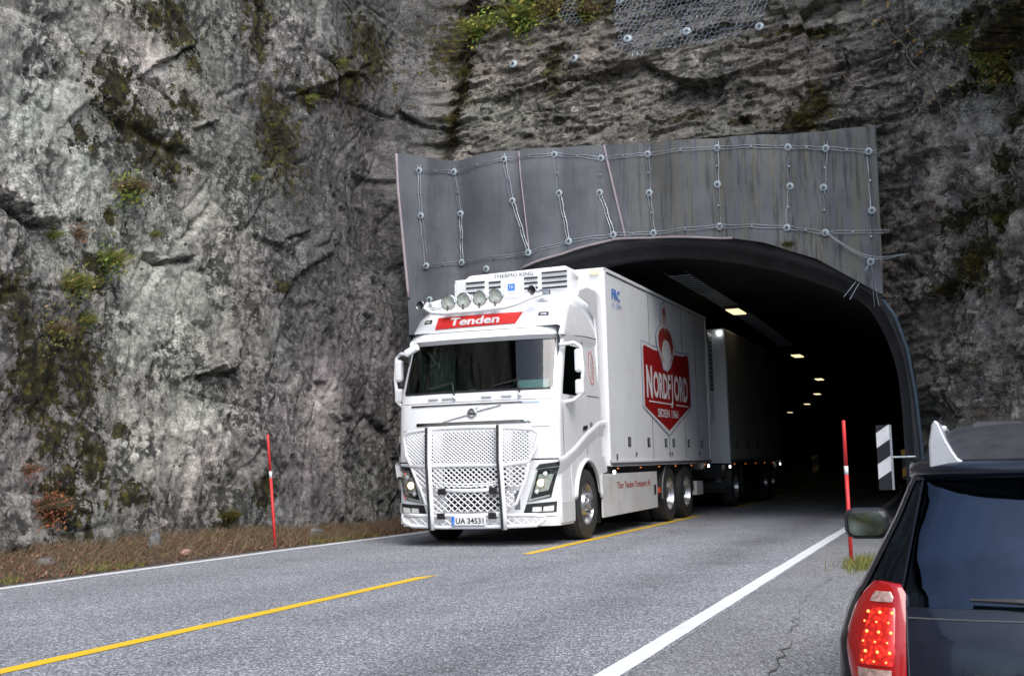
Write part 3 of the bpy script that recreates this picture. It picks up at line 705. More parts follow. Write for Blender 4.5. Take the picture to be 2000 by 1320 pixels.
# ------------------------------------------------------------------ tunnel
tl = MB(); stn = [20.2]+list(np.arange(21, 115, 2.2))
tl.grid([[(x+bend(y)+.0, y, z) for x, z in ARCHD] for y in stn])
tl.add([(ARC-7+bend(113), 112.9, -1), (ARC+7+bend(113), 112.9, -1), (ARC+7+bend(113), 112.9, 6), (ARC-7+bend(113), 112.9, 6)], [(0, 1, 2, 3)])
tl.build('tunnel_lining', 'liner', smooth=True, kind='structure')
rk = thing('portal_ring', 'grey concrete ring lining the mouth of the road tunnel', 'tunnel portal')
def ring(y0, y1, g0, g1, name, mat):
    m = MB()
    def off(g):
        out = []
        for i, (x, z) in enumerate(ARCHD):
            a = np.array(ARCHD[max(i-1, 0)]); b = np.array(ARCHD[min(i+1, len(ARCHD)-1)]); t = b-a; t = t/np.linalg.norm(t); nrm = np.array([t[1], -t[0]])
            out.append((x+nrm[0]*g, z+nrm[1]*g))
        return out
    A, B = off(g0), off(g1)
    m.grid([[(x, y0, z) for x, z in A], [(x, y0, z) for x, z in B], [(x, y1, z) for x, z in B], [(x, y1, z) for x, z in A], [(x, y0, z) for x, z in A]])
    m.build(name, mat, rk, smooth=False)
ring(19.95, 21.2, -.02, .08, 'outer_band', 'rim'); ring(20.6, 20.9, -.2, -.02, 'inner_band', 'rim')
dp = MB(); dp.tube([(ARC+x+.1, 19.86, z) for x, z in [(3.95, 3.62), (4.12, 3.35), (4.28, 2.8), (4.36, 2.1), (4.40, 1.4), (4.42, .6), (4.44, 0)]], .028, 8)
tag(dp.build('drainage_pipe', 'duct', smooth=True), 'blue grey pipe running down the right side of the tunnel mouth', 'pipe')

# tunnel lamps and perforated cable tray
LAMPS = [(-5.22, 28.), (-5.7, 41.6), (-6.6, 54.9), (-8.3, 67.7), (-10.5, 80.), (-13.6, 93.5)]
lab = ['nearest lit tunnel lamp on the cable tray, largest and brightest', 'second lit tunnel lamp counted from the tunnel mouth', 'third lit tunnel lamp along the ceiling', 'fourth tunnel lamp, small bright spot deep inside', 'fifth tunnel lamp, tiny spot far inside', 'farthest visible tunnel lamp where the ceiling bends left']
for k, (x, y) in enumerate(LAMPS):
    t = thing('tunnel_lamp', lab[k], 'lamp', (x, y, 4.62), 0, 'lit lamps along the tunnel ceiling')
    a = MB(); a.box((0, 0, .06), (.36, 1.15, .1)); a.build('housing', 'bolt', t)
    b = MB(); b.box((0, 0, 0), (.3, 1.0, .03)); b.build('diffuser', 'tube', t)
tray = thing('cable_tray', 'perforated ladder cable tray under the tunnel ceiling', 'cable tray', (0, 0, 4.72))
tb = MB()
for s in (-.22, .22): tb.tube([(ARC+.12+s+bend(y), y, 0) for y in np.arange(22, 60, 2)], .018, 4)
tb.build('side_rail', 'bolt', tray)
rb = MB(); rb.box((0, 0, 0), (.44, .05, .02)); r0 = None
for k in range(54):
    y = 22.4+k*.3
    if r0 is None: r0 = rb.build('rung', 'steel', tray, loc=(ARC+.12, y, -.02))
    else:
        c = r0.copy(); COL.objects.link(c); c.parent = tray; c.location = (ARC+.12+bend(y), y, -.02)

# ------------------------------------------------------------------ insulation mat over the portal
TOPX = [-10.21, -9.7, -9.2, -8.9, -8.0, -6.95, -6.0, -4.84, -3.8, -2.7, -1.27]; TOPZ = [7.22, 7.12, 6.93, 6.9, 6.95, 6.9, 6.84, 6.73, 6.66, 6.6, 6.56]
def mat_bottom(x):
    base = np.interp(x, [-9.85, -9.72, -9.4, -8.9, -8.3, -7.22, -6.52, -5.84, -5.0, -3.7, -3.14, -2.31, -1.75, -1.33], [.0, .0, .0, 4.1, 4.5, 4.78, 4.93, 5.06, 5.02, 4.86, 4.72, 4.38, 4.0, 3.72])
    return base
DISC = dict(
 c0=[(810, 329), (817.5, 419.7), (831.5, 519), (841, 586)], c1=[(880, 332.6), (894.7, 415.5), (899, 511.7)], c2=[(982, 309.7), (999.5, 391.6), (1034, 494)],
 c3=[(1078.5, 298.8), (1090, 376), (1112, 472)], c4=[(1168.5, 305), (1168, 374), (1197, 457.7)], c5=[(1261, 297.6), (1264.6, 374), (1274, 453.5)],
 c6=[(1398.8, 287.8), (1400.5, 359.5), (1405, 442)], c7=[(1537, 284.4), (1542, 362.5), (1537, 445)], c8=[(1611, 286), (1607, 364), (1611.6, 454)], c9=[(1695.6, 293), (1702.6, 409.6), (1700.6, 510.7)])
CAMP = Vector((0, 0, 1.117))
def photo_dir(px, py): return fv+r2*((px-1000)/2299.1)-u2*((py-660)/2299.1)
def survey(px, py, Y):
    d = photo_dir(px, py); return CAMP+d*(Y/d.y)
DP = {k: [survey(a, b, 19.85) for a, b in v] for k, v in DISC.items()}
cols_ = sorted(DP.items(), key=lambda kv: kv[1][0].x)
colx = np.array([np.mean([p.x for p in v[:3]]) for k, v in cols_])
def mat_y(x, z):
    # pillows between the bolted columns, pulled in at the bolts; leans out at the bottom
    i = np.searchsorted(colx, x); lo = colx[i-1] if i > 0 else x-1; hi = colx[i] if i < len(colx) else x+1
    t = (x-lo)/(hi-lo+1e-6); p = math.sin(math.pi*min(1, max(0, t))) if 0 < i < len(colx) else .3
    return 19.99-.11*p*(hi-lo)/1.2*.9-.10*max(0, (6.4-z))/2+.05*math.sin(x*1.7+z*.8)+.16*max(0, z-6.45)
mat_t = thing('insulation_mat', 'large grey foam mat bolted over the rock above the tunnel mouth', 'insulation mat')
bounds = [(-10.21, -9.85), (-7.62, -7.35), (-6.0, -5.55), (-3.86, -3.78), (-2.68, -2.62), (-1.27, -1.30)]   # (x at top, x at bottom) of panel edges
for k in range(5):
    (ta, ba), (tb_, bb) = bounds[k], bounds[k+1]; nx_, nz_ = 26, 30; G = []
    for i in range(nx_+1):
        u = i/nx_; xt = ta+(tb_-ta)*u; xb = ba+(bb-ba)*u; row = []
        zt = np.interp(xt, TOPX, TOPZ); zb_ = mat_bottom(xb)
        for j in range(nz_+1):
            v_ = j/nz_; z = zb_+(zt-zb_)*v_; 
            if k == 0 and xb < -9.0: kk = (z-3.9)/3.2; xx = xb+(xt-xb)*max(0, kk)**1.0
            else: xx = xb+(xt-xb)*v_
            row.append((xx, mat_y(xx, z)-.012*(k % 2), z))
        G.append(row)
    m = MB(); m.grid(G, thick=(0, .07, 0)); o = m.build('mat_panel', 'mat', mat_t, smooth=True)
    me = o.data; st = np.array([np.clip((v.co.x+6.5)/2.2, 0.05, 1) for v in me.vertices]); at = me.attributes.new('stain', 'FLOAT', 'POINT'); at.data.foreach_set('value', st)
    es = o.modifiers.new('split', 'EDGE_SPLIT'); es.split_angle = R_(50)
def seamtube(pa, pb, r=.022):
    n = 16; P = []
    for k in range(n+1):
        x = pa[0]+(pb[0]-pa[0])*k/n; z = pa[1]+(pb[1]-pa[1])*k/n; P.append((x, mat_y(x, z)-.015, z))
    m = MB(); m.tube(P, r, 6); m.build('edge_strip', 'matedge', mat_t, smooth=True)
seamtube((-10.22, 7.2), (-9.86, 4.3), .03); seamtube((-7.62, 6.9), (-7.4, 5.0), .015); seamtube((-6.0, 6.84), (-5.6, 5.06))
m = MB(); m.tube([(x, mat_y(x, z)-.02, z) for x, z in [(x, float(mat_bottom(x))+.0) for x in np.arange(-7.6, -3.6, .15)]], .02, 6); m.build('edge_strip', 'matedge', mat_t, smooth=True)
d0 = None; dk = MB(); dk.lathe([(.0, -.03), (.02, -.03), (.02, -.012), (.03, -.012)], (0, 0, 0), 'Y', 10, 1); dk.lathe([(.03, -.013), (.058, -.006), (.064, 0), (.064, .006)], (0, 0, 0), 'Y', 18, 0)
for k, pts in DP.items():
    for p in pts:
        loc = (p.x, mat_y(p.x, p.z)-.035, p.z)
        if d0 is None: d0 = dk.build('anchor_plate', ['disc', 'bolt'], mat_t, loc=loc)
        else: c = d0.copy(); COL.objects.link(c); c.parent = mat_t; c.location = loc
c = d0.copy(); COL.objects.link(c); c.parent = mat_t; p = survey(949, 525, 19.8); c.location = (p.x, mat_y(p.x, p.z)-.035, p.z)
def rodpair(a, b, sep=.045, ov=.12):
    A = Vector((a[0], 0, a[1])); B = Vector((b[0], 0, b[1])); d = (B-A).normalized(); n_ = Vector((-d.z, 0, d.x)); m = MB()
    for s in (-1, 1):
        P = []
        for k in range(9):
            q = A-d*ov+(B-A+d*2*ov)*k/8+n_*s*(sep/2+.008*math.sin(k*1.9+a[0]*5+s)); P.append((q.x, mat_y(q.x, q.z)-.03, q.z))
        m.tube(P, .0052, 5)
    mid = (A+B)/2; m.box((mid.x, mat_y(mid.x, mid.z)-.034, mid.z), (.03, .015, .03))
    m.build('steel_rod', 'steel', mat_t)
keys = [k for k, v in cols_]
for k in range(len(keys)-1):
    for row in (0, 2):
        if keys[k] == 'c8' and row == 2: rodpair((DP['c8'][2].x, DP['c8'][2].z), (-1.28, DP['c8'][2].z-.06)); continue
        a, b = DP[keys[k]][row], DP[keys[k+1]][row]; rodpair((a.x, a.z), (b.x, b.z))
for k in keys:
    v = DP[k]; rodpair((v[0].x, v[0].z+.02), (v[1].x, v[1].z), .05, .1); rodpair((v[1].x, v[1].z), (v[2].x, v[2].z), .05, .02)
a = DP['c8'][2]; b = DP['c9'][2]
for s in (0, .04):
    m = MB(); P = []
    for k in range(13):
        t = k/12; x = a.x+(b.x+.55-a.x)*t; z = a.z-1.35*(math.sin(min(1, t*1.25)*math.pi/2)**1.0)*.43+.18*max(0, t-.5)*2*.5+s*math.sin(t*3); P.append((x, min(mat_y(min(x, -1.35), z)-.03, 19.8), z))
    m.tube(P, .0052, 5); m.build('loose_wire', 'steel', mat_t)
for dx, dz in ((-.45, -.55), (-.36, -.6), (.02, -.75), (.09, -.75)):
    m = MB(); m.tube([(b.x, mat_y(b.x, b.z)-.03, b.z), (b.x+dx*.5, mat_y(b.x, b.z)-.04, b.z+dz*.5), (b.x+dx, mat_y(b.x, b.z-.5)-.05, b.z+dz)], .0052, 5); m.build('steel_rod', 'steel', mat_t)
# small dark plant on the mat's lower edge
plant('', Vector((-2.75, 19.7, 4.62)), .16, 'small dark fern growing on the lower edge of the mat', eY, ('mossy', 'forest'), 160)

# ------------------------------------------------------------------ rock-fall netting and bolt plates
low = {}
def surf_y(x, z):
    # smooth drape: the lip of the rock within reach
    base = on_portal(x, z); return base.y
gx = np.arange(-6.8, -2.6, .12); gz = np.arange(8.2, 11.2, .12)
YY = np.zeros((len(gx), len(gz))); VPm = V[mP & (V[:, 2] > 8) & (V[:, 2] < 11.4)]
for i, x in enumerate(gx):
    sub = VPm[np.abs(VPm[:, 0]-x) < .09]
    for j, z in enumerate(gz):
        q = sub[np.abs(sub[:, 2]-z) < .09]; YY[i, j] = q[:, 1].min() if len(q) else 22
def netmesh(test, x0, x1, z0, z1, cell=.1):
    m = MB(); hz = cell*.5; seen = set()
    nx_ = int((x1-x0)/cell); nz_ = int((z1-z0)/(cell*.87))
    def P(x, z):
        i = min(len(gx)-1, max(0, int(round((x-gx[0])/.12)))); j = min(len(gz)-1, max(0, int(round((z-gz[0])/.12))))
        return Vector((x+.012*math.sin(z*21+x*5), YY[i, j]-.05, z+.012*math.sin(x*23)))
    for r in range(nz_):
        for c_ in range(nx_):
            cx_ = x0+(c_+.5*(r % 2))*cell; cz_ = z0+r*cell*.87
            if not test(cx_, cz_): continue
            hexp = [P(cx_+cell*.577*math.sin(math.pi/3*k), cz_+cell*.577*math.cos(math.pi/3*k)) for k in range(6)]
            for k in range(3): m.tube([hexp[k], hexp[k+1]], .0055, 3, cap=False)
    return m
def t1(x, z):
    zb_ = np.interp(x, [-6.35, -6.2, -5.9, -5.2, -4.3, -3.9, -3.45, -3.0], [10.3, 9.2, 8.98, 9.05, 9.0, 8.98, 9.3, 9.9]); return z > zb_+.05*math.sin(x*9) and -6.35 < x < -3.0
o = netmesh(t1, -6.4, -3.0, 8.9, 10.9).build('rockfall_net', 'net'); tag(o, 'large hexagonal wire net hanging over the rock above the mat', 'wire net')
def t2(x, z): return abs(x+7.35) < .16+(10.6-z)*.3 and z > 10.15-(x+7.35)*.5
gx = np.arange(-8.2, -6.6, .12); YY = np.zeros((len(gx), len(gz)))
for i, x in enumerate(gx):
    sub = VPm[np.abs(VPm[:, 0]-x) < .09]
    for j, z in enumerate(gz):
        q = sub[np.abs(sub[:, 2]-z) < .09]; YY[i, j] = q[:, 1].min() if len(q) else 22
o = netmesh(t2, -7.9, -6.9, 10.0, 11.0, .09).build('rockfall_net', 'net'); tag(o, 'small wire net patch bolted between bushes at the top edge', 'wire net')
for x, z, l in [(-5.96, 9.43, 'left of three pale bolt plates in a row on the large net'), (-4.71, 9.3, 'middle bolt plate on the lower part of the large net'), (-3.36, 9.23, 'rightmost pale bolt plate beside the net edge'), (-6.99, 9.12, 'yellowish bolt plate on bare rock left of the net'), (-8.31, 9.2, 'dull grey bolt plate on dark rock farthest left'), (-6.22, 10.45, 'bluish bolt plate at the very top left of the large net')]:
    p = on_portal(x, z); q = MB(); q.lathe([(0, -.05), (.025, -.05), (.025, -.02), (.03, -.02)], (0, 0, 0), 'Y', 10, 1); q.lathe([(.03, -.02), (.075, -.005), (.085, 0), (.085, .01)], (0, 0, 0), 'Y', 18)
    o = q.build('bolt_plate', ['disc', 'bolt'], loc=(p.x, p.y-.12, p.z)); tag(o, l, 'bolt plate', 'round rock bolt plates above the tunnel')
    o.rotation_euler = (R_(-15), 0, random.uniform(-.3, .3))

# ------------------------------------------------------------------ roadside furniture
def snow_pole(base, h, lean, lab):
    t = thing('snow_pole', lab, 'snow pole', base, group='red snow poles beside the road'); d = Vector((lean, 0, h))
    a = MB(); a.tube([Vector((0, 0, -.1)), d*.615], .021, 10); a.build('lower_pole', 'polered', t, smooth=True)
    a = MB(); a.tube([d*.615, d*.675], .022, 10); a.build('reflective_band', 'polewhite', t, smooth=True)
    a = MB(); a.tube([d*.675, d*.995, d], [.021, .019, .010], 10); a.build('upper_pole', 'polered', t, smooth=True)
snow_pole((-9.56, 14.77, .0), 1.66, -.13, 'leaning red snow pole with white band on the left verge by the rock wall')
snow_pole((-1.34, 13.04, 0), 1.5, .0, 'upright red snow pole right of the road, beside the car mirror')
gt = MB(); pts = [Vector((-1.22+random.gauss(.1, .12), 12.6+random.gauss(0, .35), 0)) for _ in range(700)]
V_, F_ = blades(700, .13, 0, .004, .8, seedpts=pts); gt.add(V_, F_); tag(gt.build('grass_tuft', 'grass'), 'yellow green grass tuft growing behind the right red pole', 'grass', kind='stuff')

mk = thing('marker_board', 'black and white striped hazard marker board on a bracket beside the tunnel mouth', 'hazard marker', (-1.27, 17.5, 0))
mx0, mx1, mz0, mz1 = -.09, .09, .63, 1.54
a = MB(); a.box((0, 0, (mz0+mz1)/2), (mx1-mx0, .02, mz1-mz0)); a.build('board', 'black', mk)
a = MB()
for z0_ in (.80, 1.24):   # rising white stripes, in front of the board
    a.poly([(mx0, -.012, z0_-.02), (mx1, -.012, z0_+.10), (mx1, -.012, z0_+.33-.02), (mx0, -.012, z0_+.19)], (0, -.003, 0))
a.build('white_stripe', 'polewhite', mk)
a = MB(); a.box((mx1+.015, .01, (mz0+mz1)/2), (.03, .035, mz1-mz0)); a.build('edge_profile', 'alu', mk)
a = MB(); a.tube([(.03, .04, 1.085), (.42, .06, 1.085)], .016, 8); a.box((.08, .03, 1.085), (.05, .05, .12)); a.build('bracket_arm', 'steel', mk)
def small_marker(loc, h, lab, wd=.22, cat='hazard marker', cols=('markyellow', 'black')):
    t = thing('marker_board', lab, cat, loc); a = MB(); a.box((0, 0, h/2), (wd, .02, h)); a.build('board', cols[1], t); a = MB(); n = int(h/.42)+1
    for k in range(n):
        z = .05+k*.42
        a.poly([(-wd/2, -.013, z), (wd/2, -.013, z+.12), (wd/2, -.013, min(h, z+.3)), (-wd/2, -.013, min(h, z+.18))], (0, -.003, 0))
    a.build('stripe', cols[0], t); return t
small_marker((-9.80, 19.35, .25), 1.45, 'tall striped marker board partly hidden behind the left side of the truck cab', .15, cols=('dullstripe', 'black'))
p = survey(1593, 912, 40); small_marker((p.x, 40, .55), .62, 'small yellow and black marker deep inside the tunnel', .22)
p = survey(1773, 915, 26); small_marker((p.x, 26, .6), .62, 'yellow and black marker on the right tunnel wall behind the car', .22)
a = MB(); a.box((-1.6, 40, .28), (.05, .05, .6)); 

# ------------------------------------------------------------------ truck
TX, TY = -6.693, 15.376
truck = thing('lorry', 'white box lorry with bull bar and roof lamps leaving the tunnel', 'lorry', (TX, TY, 0))
N_ = 2.6
RZ = [0.26, .40, .62, 1.20, 1.73, 2.0, 2.19, 2.91, 2.97, 3.13, 3.34, 3.46, 3.56, 3.66, 3.76, 3.83]
RYF = [.03, 0, 0, .0, .02, .05, .09, .36, .30, .38, .52, .64, .82, 1.1, 1.42, 1.8]
RW = [1.22, 1.25, 1.25, 1.25, 1.25, 1.25, 1.245, 1.21, 1.23, 1.22, 1.19, 1.16, 1.12, 1.07, 1.02, .98]
RD = [.24, .26, .26, .26, .26, .26, .26, .30, .30, .36, .42, .5, .55, .55, .5, .4]
def rp(z): return (np.interp(z, RZ, RYF), np.interp(z, RZ, RW), np.interp(z, RZ, RD))
def fy(x, z):
    yf, w_, d = rp(z); q = min(1, abs(x)/w_); return yf+d*(1-(1-q**N_)**(1/N_))
AL = [0, 9, 18, 27, 36, 45, 52, 60, 66, 71, 76, 80, 84, 87.5, 90]
def ringpts(z, yr, sides):
    yf, w_, d = rp(z); L = []
    for a_ in AL:
        s, c = math.sin(R_(a_)), math.cos(R_(a_)); L.append((w_*s**(2/N_), yf+d*(1-max(0, c)**(2/N_))))
    y0 = yf+d
    for f in sides: L.append((w_, y0+(yr-y0)*f))
    return [(-x, y, z) for x, y in L[:0:-1]]+[(x, y, z) for x, y in L]
SIDES = [.03, .5, .75, 1.0]
zs = [1.20, 1.40, 1.60, 1.73, 1.87, 2.0, 2.1, 2.19, 2.33, 2.47, 2.61, 2.75, 2.83, 2.91, 2.97, 3.05, 3.13, 3.2, 3.27, 3.34, 3.40, 3.46, 3.51, 3.56, 3.61, 3.66, 3.71, 3.76, 3.80, 3.83]
G = [ringpts(z, 2.15, SIDES) for z in zs]; nc = len(G[0]); mid = nc//2; nA = len(AL)-1
iw0, iw1 = zs.index(2.19), zs.index(2.91); is0, is1 = zs.index(2.1), zs.index(2.83)
kf = AL.index(66)
def cabskip(i, j):
    if iw0 <= i < iw1 and mid-kf <= j < mid+kf: return True
    jj = j-mid if j >= mid else mid-1-j
    if is0 <= i < is1 and nA+1 <= jj < nA+2: return True
    return False
m = MB(); m.grid(G, skip=cabskip)
m.add(G[-1], [tuple(range(nc))]); m.add([G[i][0] for i in range(len(zs))]+[G[i][-1] for i in range(len(zs))], [(i, i+1, len(zs)+i+1, len(zs)+i) for i in range(len(zs)-1)])
cab = m.build('cab', 'white', truck, smooth=True); es = cab.modifiers.new('split', 'EDGE_SPLIT'); es.split_angle = R_(28)
# bumper / lower front shell down to z .26 and back to the wheel arch
zl = [.27, .33, .40, .5, .62, .8, 1.0, 1.18]
m = MB(); G2 = [ringpts(z, .78, [.5, 1.0]) for z in zl]; m.grid(G2); m.add(G2[0], [tuple(range(len(G2[0])))]); m.add(G2[-1], [tuple(range(len(G2[0])))[::-1]]); m.build('front_bumper', 'white', truck, smooth=True).modifiers.new('split', 'EDGE_SPLIT').split_angle = R_(30)
# side panels with the wheel arch cut out (both sides)
for s in (-1, 1):
    P = [(.62, 1.22), (.70, .62), (.86, .60), (.90, .72)]
    for a_ in range(160, 15, -12): P.append((1.42+.60*math.cos(R_(a_)), .55+.60*math.sin(R_(a_))))
    P += [(2.02, .66), (2.15, .95), (2.38, .98), (2.38, 1.22)]
    m = MB(); m.poly([(s*1.22, y, z) for y, z in P], (s*.035, 0, 0)); m.build('cab_side_panel', 'white', truck)
    m = MB(); A = [(1.42+.615*math.cos(R_(a_)), .55+.615*math.sin(R_(a_))) for a_ in range(172, 3, -8)]; m.tube([(s*1.262, y, z) for y, z in A], .03, 8); m.build('wheel_arch_trim', 'white', truck, smooth=True)
    m = MB(); A = [(1.42+.58*math.cos(R_(a_)), .55+.58*math.sin(R_(a_))) for a_ in range(184, -5, -12)]; m.grid([[(s*1.2, y, z) for y, z in A], [(s*.8, y, z) for y, z in A]]); m.build('wheel_well', 'chassis', truck)
    m = MB(); m.box((s*1.24, .49, .45), (.03, .56, .3)); m.build('entry_step', 'dirtywhite', truck, bevel=.01)
    # fairing between cab and box
    P = [(2.12, .98), (2.40, .98), (2.40, 3.74), (2.15, 3.80), (1.7, 3.80), (1.3, 3.70), (1.25, 3.62), (1.8, 3.55), (2.05, 3.35), (2.12, 3.1)]
    m = MB(); m.poly([(s*1.21, y, z) for y, z in P], (s*.03, 0, 0)); m.build('side_fairing', 'white', truck, bevel=.01)
def front_patch(name, corners, mat, off=.006, nx=14, nz=3, depth=.02, parent=truck, **pr):
    (x0, z0), (x1, z1), (x2, z2), (x3, z3) = corners   # BL, BR, TR, TL
    G = []
    for j in range(nz+1):
        v_ = j/nz; xa, za, xb, zb_ = x0+(x3-x0)*v_, z0+(z3-z0)*v_, x1+(x2-x1)*v_, z1+(z2-z1)*v_
        G.append([(xa+(xb-xa)*i/nx, fy(xa+(xb-xa)*i/nx, za+(zb_-za)*i/nx)-off, za+(zb_-za)*i/nx) for i in range(nx+1)])
    m = MB(); m.grid(G, thick=(0, depth, 0)); return m.build(name, mat, parent, **pr)
def side_patch(name, pts, mat, off=.004, s=1, x=None, parent=truck, **pr):
    m = MB(); P = []
    for y, z in pts:
        xx = x if x is not None else rp(z)[1]
        P.append((s*(xx+off), y, z))
    m.poly(P, (-s*.01, 0, 0)); return m.build(name, mat, parent, **pr)
# glazing
m = MB(); m.grid([[(p[0], p[1]+.012, p[2]) for p in G[i][mid-kf:mid+kf+1]] for i in range(iw0, iw1+1)]); ws = m.build('windscreen', 'glass', truck, smooth=True)
for s in (-1, 1):
    j0 = mid+nA+1 if s > 0 else mid-nA-2
    m = MB(); m.grid([[(p[0]-s*.012, p[1], p[2]) for p in G[i][j0:j0+2]] for i in range(is0, is1+1)]); m.build('side_window', 'glass', truck)
# interior lining, seats, dashboard, papers
m = MB(); m.box((0, 1.17, 2.45), (2.36, 1.5, 1.3)); m.f = m.f[:2]+m.f[3:]; m.mi = m.mi[:5]; m.build('cab_lining', 'interior', truck)
m = MB(); m.box((0, .42, 2.10), (2.2, .42, .12)); m.build('dashboard', 'interior', truck, bevel=.03)
m = MB(); m.box((-.72, .62, 2.52), (.42, .03, .62)); m.build('curtain', 'curtain', truck)
m = MB(); m.box((-1.0, .5, 2.5), (.06, .1, .6)); m.build('curtain', 'curtain', truck)
for s in (-.62, .62):
    m = MB(); m.box((s, 1.15, 2.35), (.5, .14, .7)); m.box((s, .95, 2.06), (.5, .5, .14)); m.box((s, 1.13, 2.78), (.28, .1, .2)); m.build('seat', 'interior', truck, bevel=.04)
m = MB(); m.box((.83, .33, 2.25), (.46, .012, .16), rot=Matrix.Rotation(-.5, 3, 'X')); m.build('paper', 'paper', truck)
m = MB(); m.box((-.08, .25, 2.21), (.09, .03, .035)); m.build('toll_tag', 'alu', truck)
m = MB(); m.lathe([(.21, 0), (.225, .012), (.24, 0), (.225, -.012), (.21, 0)], (0, 0, 0), 'Y', 22); o = m.build('steering_wheel', 'dkplastic', truck, loc=(.62, .62, 2.25)); o.rotation_euler = (R_(-35), 0, 0)
# seams, strips, sign
front_patch('windscreen_seal', [(-1.135, 2.165), (1.135, 2.165), (1.135, 2.195), (-1.135, 2.195)], 'dkplastic', nx=24)
front_patch('chrome_strip', [(-1.0, 1.985), (1.0, 1.985), (1.0, 2.01), (-1.0, 2.01)], 'chrome', nx=24, off=.012)
front_patch('chrome_strip', [(-.9, 1.705), (.88, 1.705), (.84, 1.75), (-.9, 1.75)], 'chrome', nx=24, off=.012)
front_patch('hood_seam', [(-1.15, 2.03), (1.15, 2.03), (1.15, 2.037), (-1.15, 2.037)], 'seam', nx=24, off=.003)
front_patch('visor_seam', [(-.9, 3.085), (.72, 3.075), (.72, 3.081), (-.9, 3.091)], 'seam', nx=24, off=.003)
front_patch('hood_lower_seam', [(-1.15, 1.64), (1.2, 1.64), (1.2, 1.648), (-1.15, 1.648)], 'seam', nx=24, off=.003)
sg = front_patch('name_sign', [(-.74, 3.15), (.55, 3.16), (.62, 3.335), (-.74, 3.335)], 'red', nx=14, off=.02, depth=.03)
text_mesh('Tenden', .17, lambda x, y: (x-.10, fy(x-.10, 3.19+y)-.032, 3.19+y), 'sign_lettering', 'shieldtxt', sg, bold=.005, width=.80)
for s in (-1, 1):
    front_patch('marker_lamp_surround', [(s*1.0, 3.26), (s*.85, 3.26), (s*.86, 3.32), (s*.99, 3.32)], 'dkplastic', nx=3, off=.008)
    front_patch('marker_lamp', [(s*.965, 3.275), (s*.885, 3.275), (s*.885, 3.3), (s*.965, 3.3)], 'lens', nx=3, off=.014)
    front_patch('marker_lamp_reflector', [(s*.965, 3.275), (s*.885, 3.275), (s*.885, 3.3), (s*.965, 3.3)], 'reflector', nx=3, off=.010, depth=.01)
# grab handles under the windscreen
for cx_ in (-.62, -.4, .22, .52):
    m = MB(); y = fy(cx_, 2.11); m.box((cx_, y-.02, 2.11), (.16, .04, .05)); m.build('grab_handle', 'white', truck, bevel=.012)
for x0_, x1_ in ((-.28, -.20), (.72, .80)):
    m = MB(); m.tube([(x0_, fy(x0_, 2.13)-.03, 2.10), (x0_-.01, fy(x0_, 2.2)-.06, 2.2), (x0_-.05, fy(x0_, 2.3)-.035, 2.32), (x0_-.42, fy(x0_, 2.26)-.03, 2.24)], .012, 6); a_ = m.build('wiper', 'dkplastic', truck)
    m = MB(); m.lathe([(0, -.035), (.028, -.02), (.03, .03), (0.01, .05)], (x0_, fy(x0_, 2.1)-.03, 2.10), 'Y', 10); m.build('wiper_pivot', 'white', a_, smooth=True)
# iron-mark badge with diagonal bar
m = MB(); m.lathe([(.045, -.02), (.062, -.024), (.078, -.012), (.078, .01)], (0, fy(0, 1.86)-.004, 1.86), 'Y', 28); bd = m.build('badge_ring', 'chrome', truck, smooth=True)
m = MB(); m.box((0, fy(0, 1.86)-.014, 1.86), (.085, .012, .022)); m.build('badge_bar', 'dkplastic', bd)
m = MB(); m.tube([(.065, fy(0, 1.87)-.012, 1.87+.015), (.44, fy(.44, 1.965)-.01, 1.965)], .009, 6); m.build('badge_diagonal', 'chrome', truck)
m = MB(); m.tube([(-.065, fy(0, 1.85)-.012, 1.85-.008), (-.46, fy(-.46, 1.755)-.01, 1.755)], .009, 6); m.build('badge_diagonal', 'chrome', truck)
m = MB(); m.tube([(.055, fy(0, 1.92)-.02, 1.915), (.085, fy(0, 1.94)-.02, 1.945)], .008, 6); m.build('badge_arrow', 'chrome', bd)
M['grille'] = simple('grille_shade_grey', (.20, .20, .21), .5)  # grey painted in for the shadow behind the bull bar lattice
for (x0, z0, x1, z1) in [(-.47, 1.16, .47, 1.60), (-.78, 1.17, -.62, 1.58), (.60, 1.17, .84, 1.58), (-.46, .80, .50, 1.11), (.60, .85, .78, 1.1), (-.74, .85, -.62, 1.1), (-.42, .49, .50, .76), (.62, .5, .70, .76)]:
    front_patch('grille_shade', [(x0, z0), (x1, z0), (x1, z1), (x0, z1)], 'grille', nx=10, nz=1, off=.003, depth=.01)
# shade-grey panels behind the bull bar, with dark openings
for (x0, z0, x1, z1) in [(-.42, 1.475, -.06, 1.525), (.08, 1.475, .46, 1.525), (-.44, .95, .5, 1.12), (-.46, .80, -.30, .93), (.32, .80, .52, .93), (-.36, .50, -.1, .66), (.16, .50, .46, .66), (-.18, .70, .2, .74)]:
    front_patch('grille_opening', [(x0, z0), (x1, z0), (x1, z1), (x0, z1)], 'dkplastic', nx=6, nz=1, off=.008, depth=.01)
m = MB(); m.box((.04, -.03, .60), (.12, .06, .17)); m.build('radar_sensor', 'dkplastic', truck, bevel=.01)
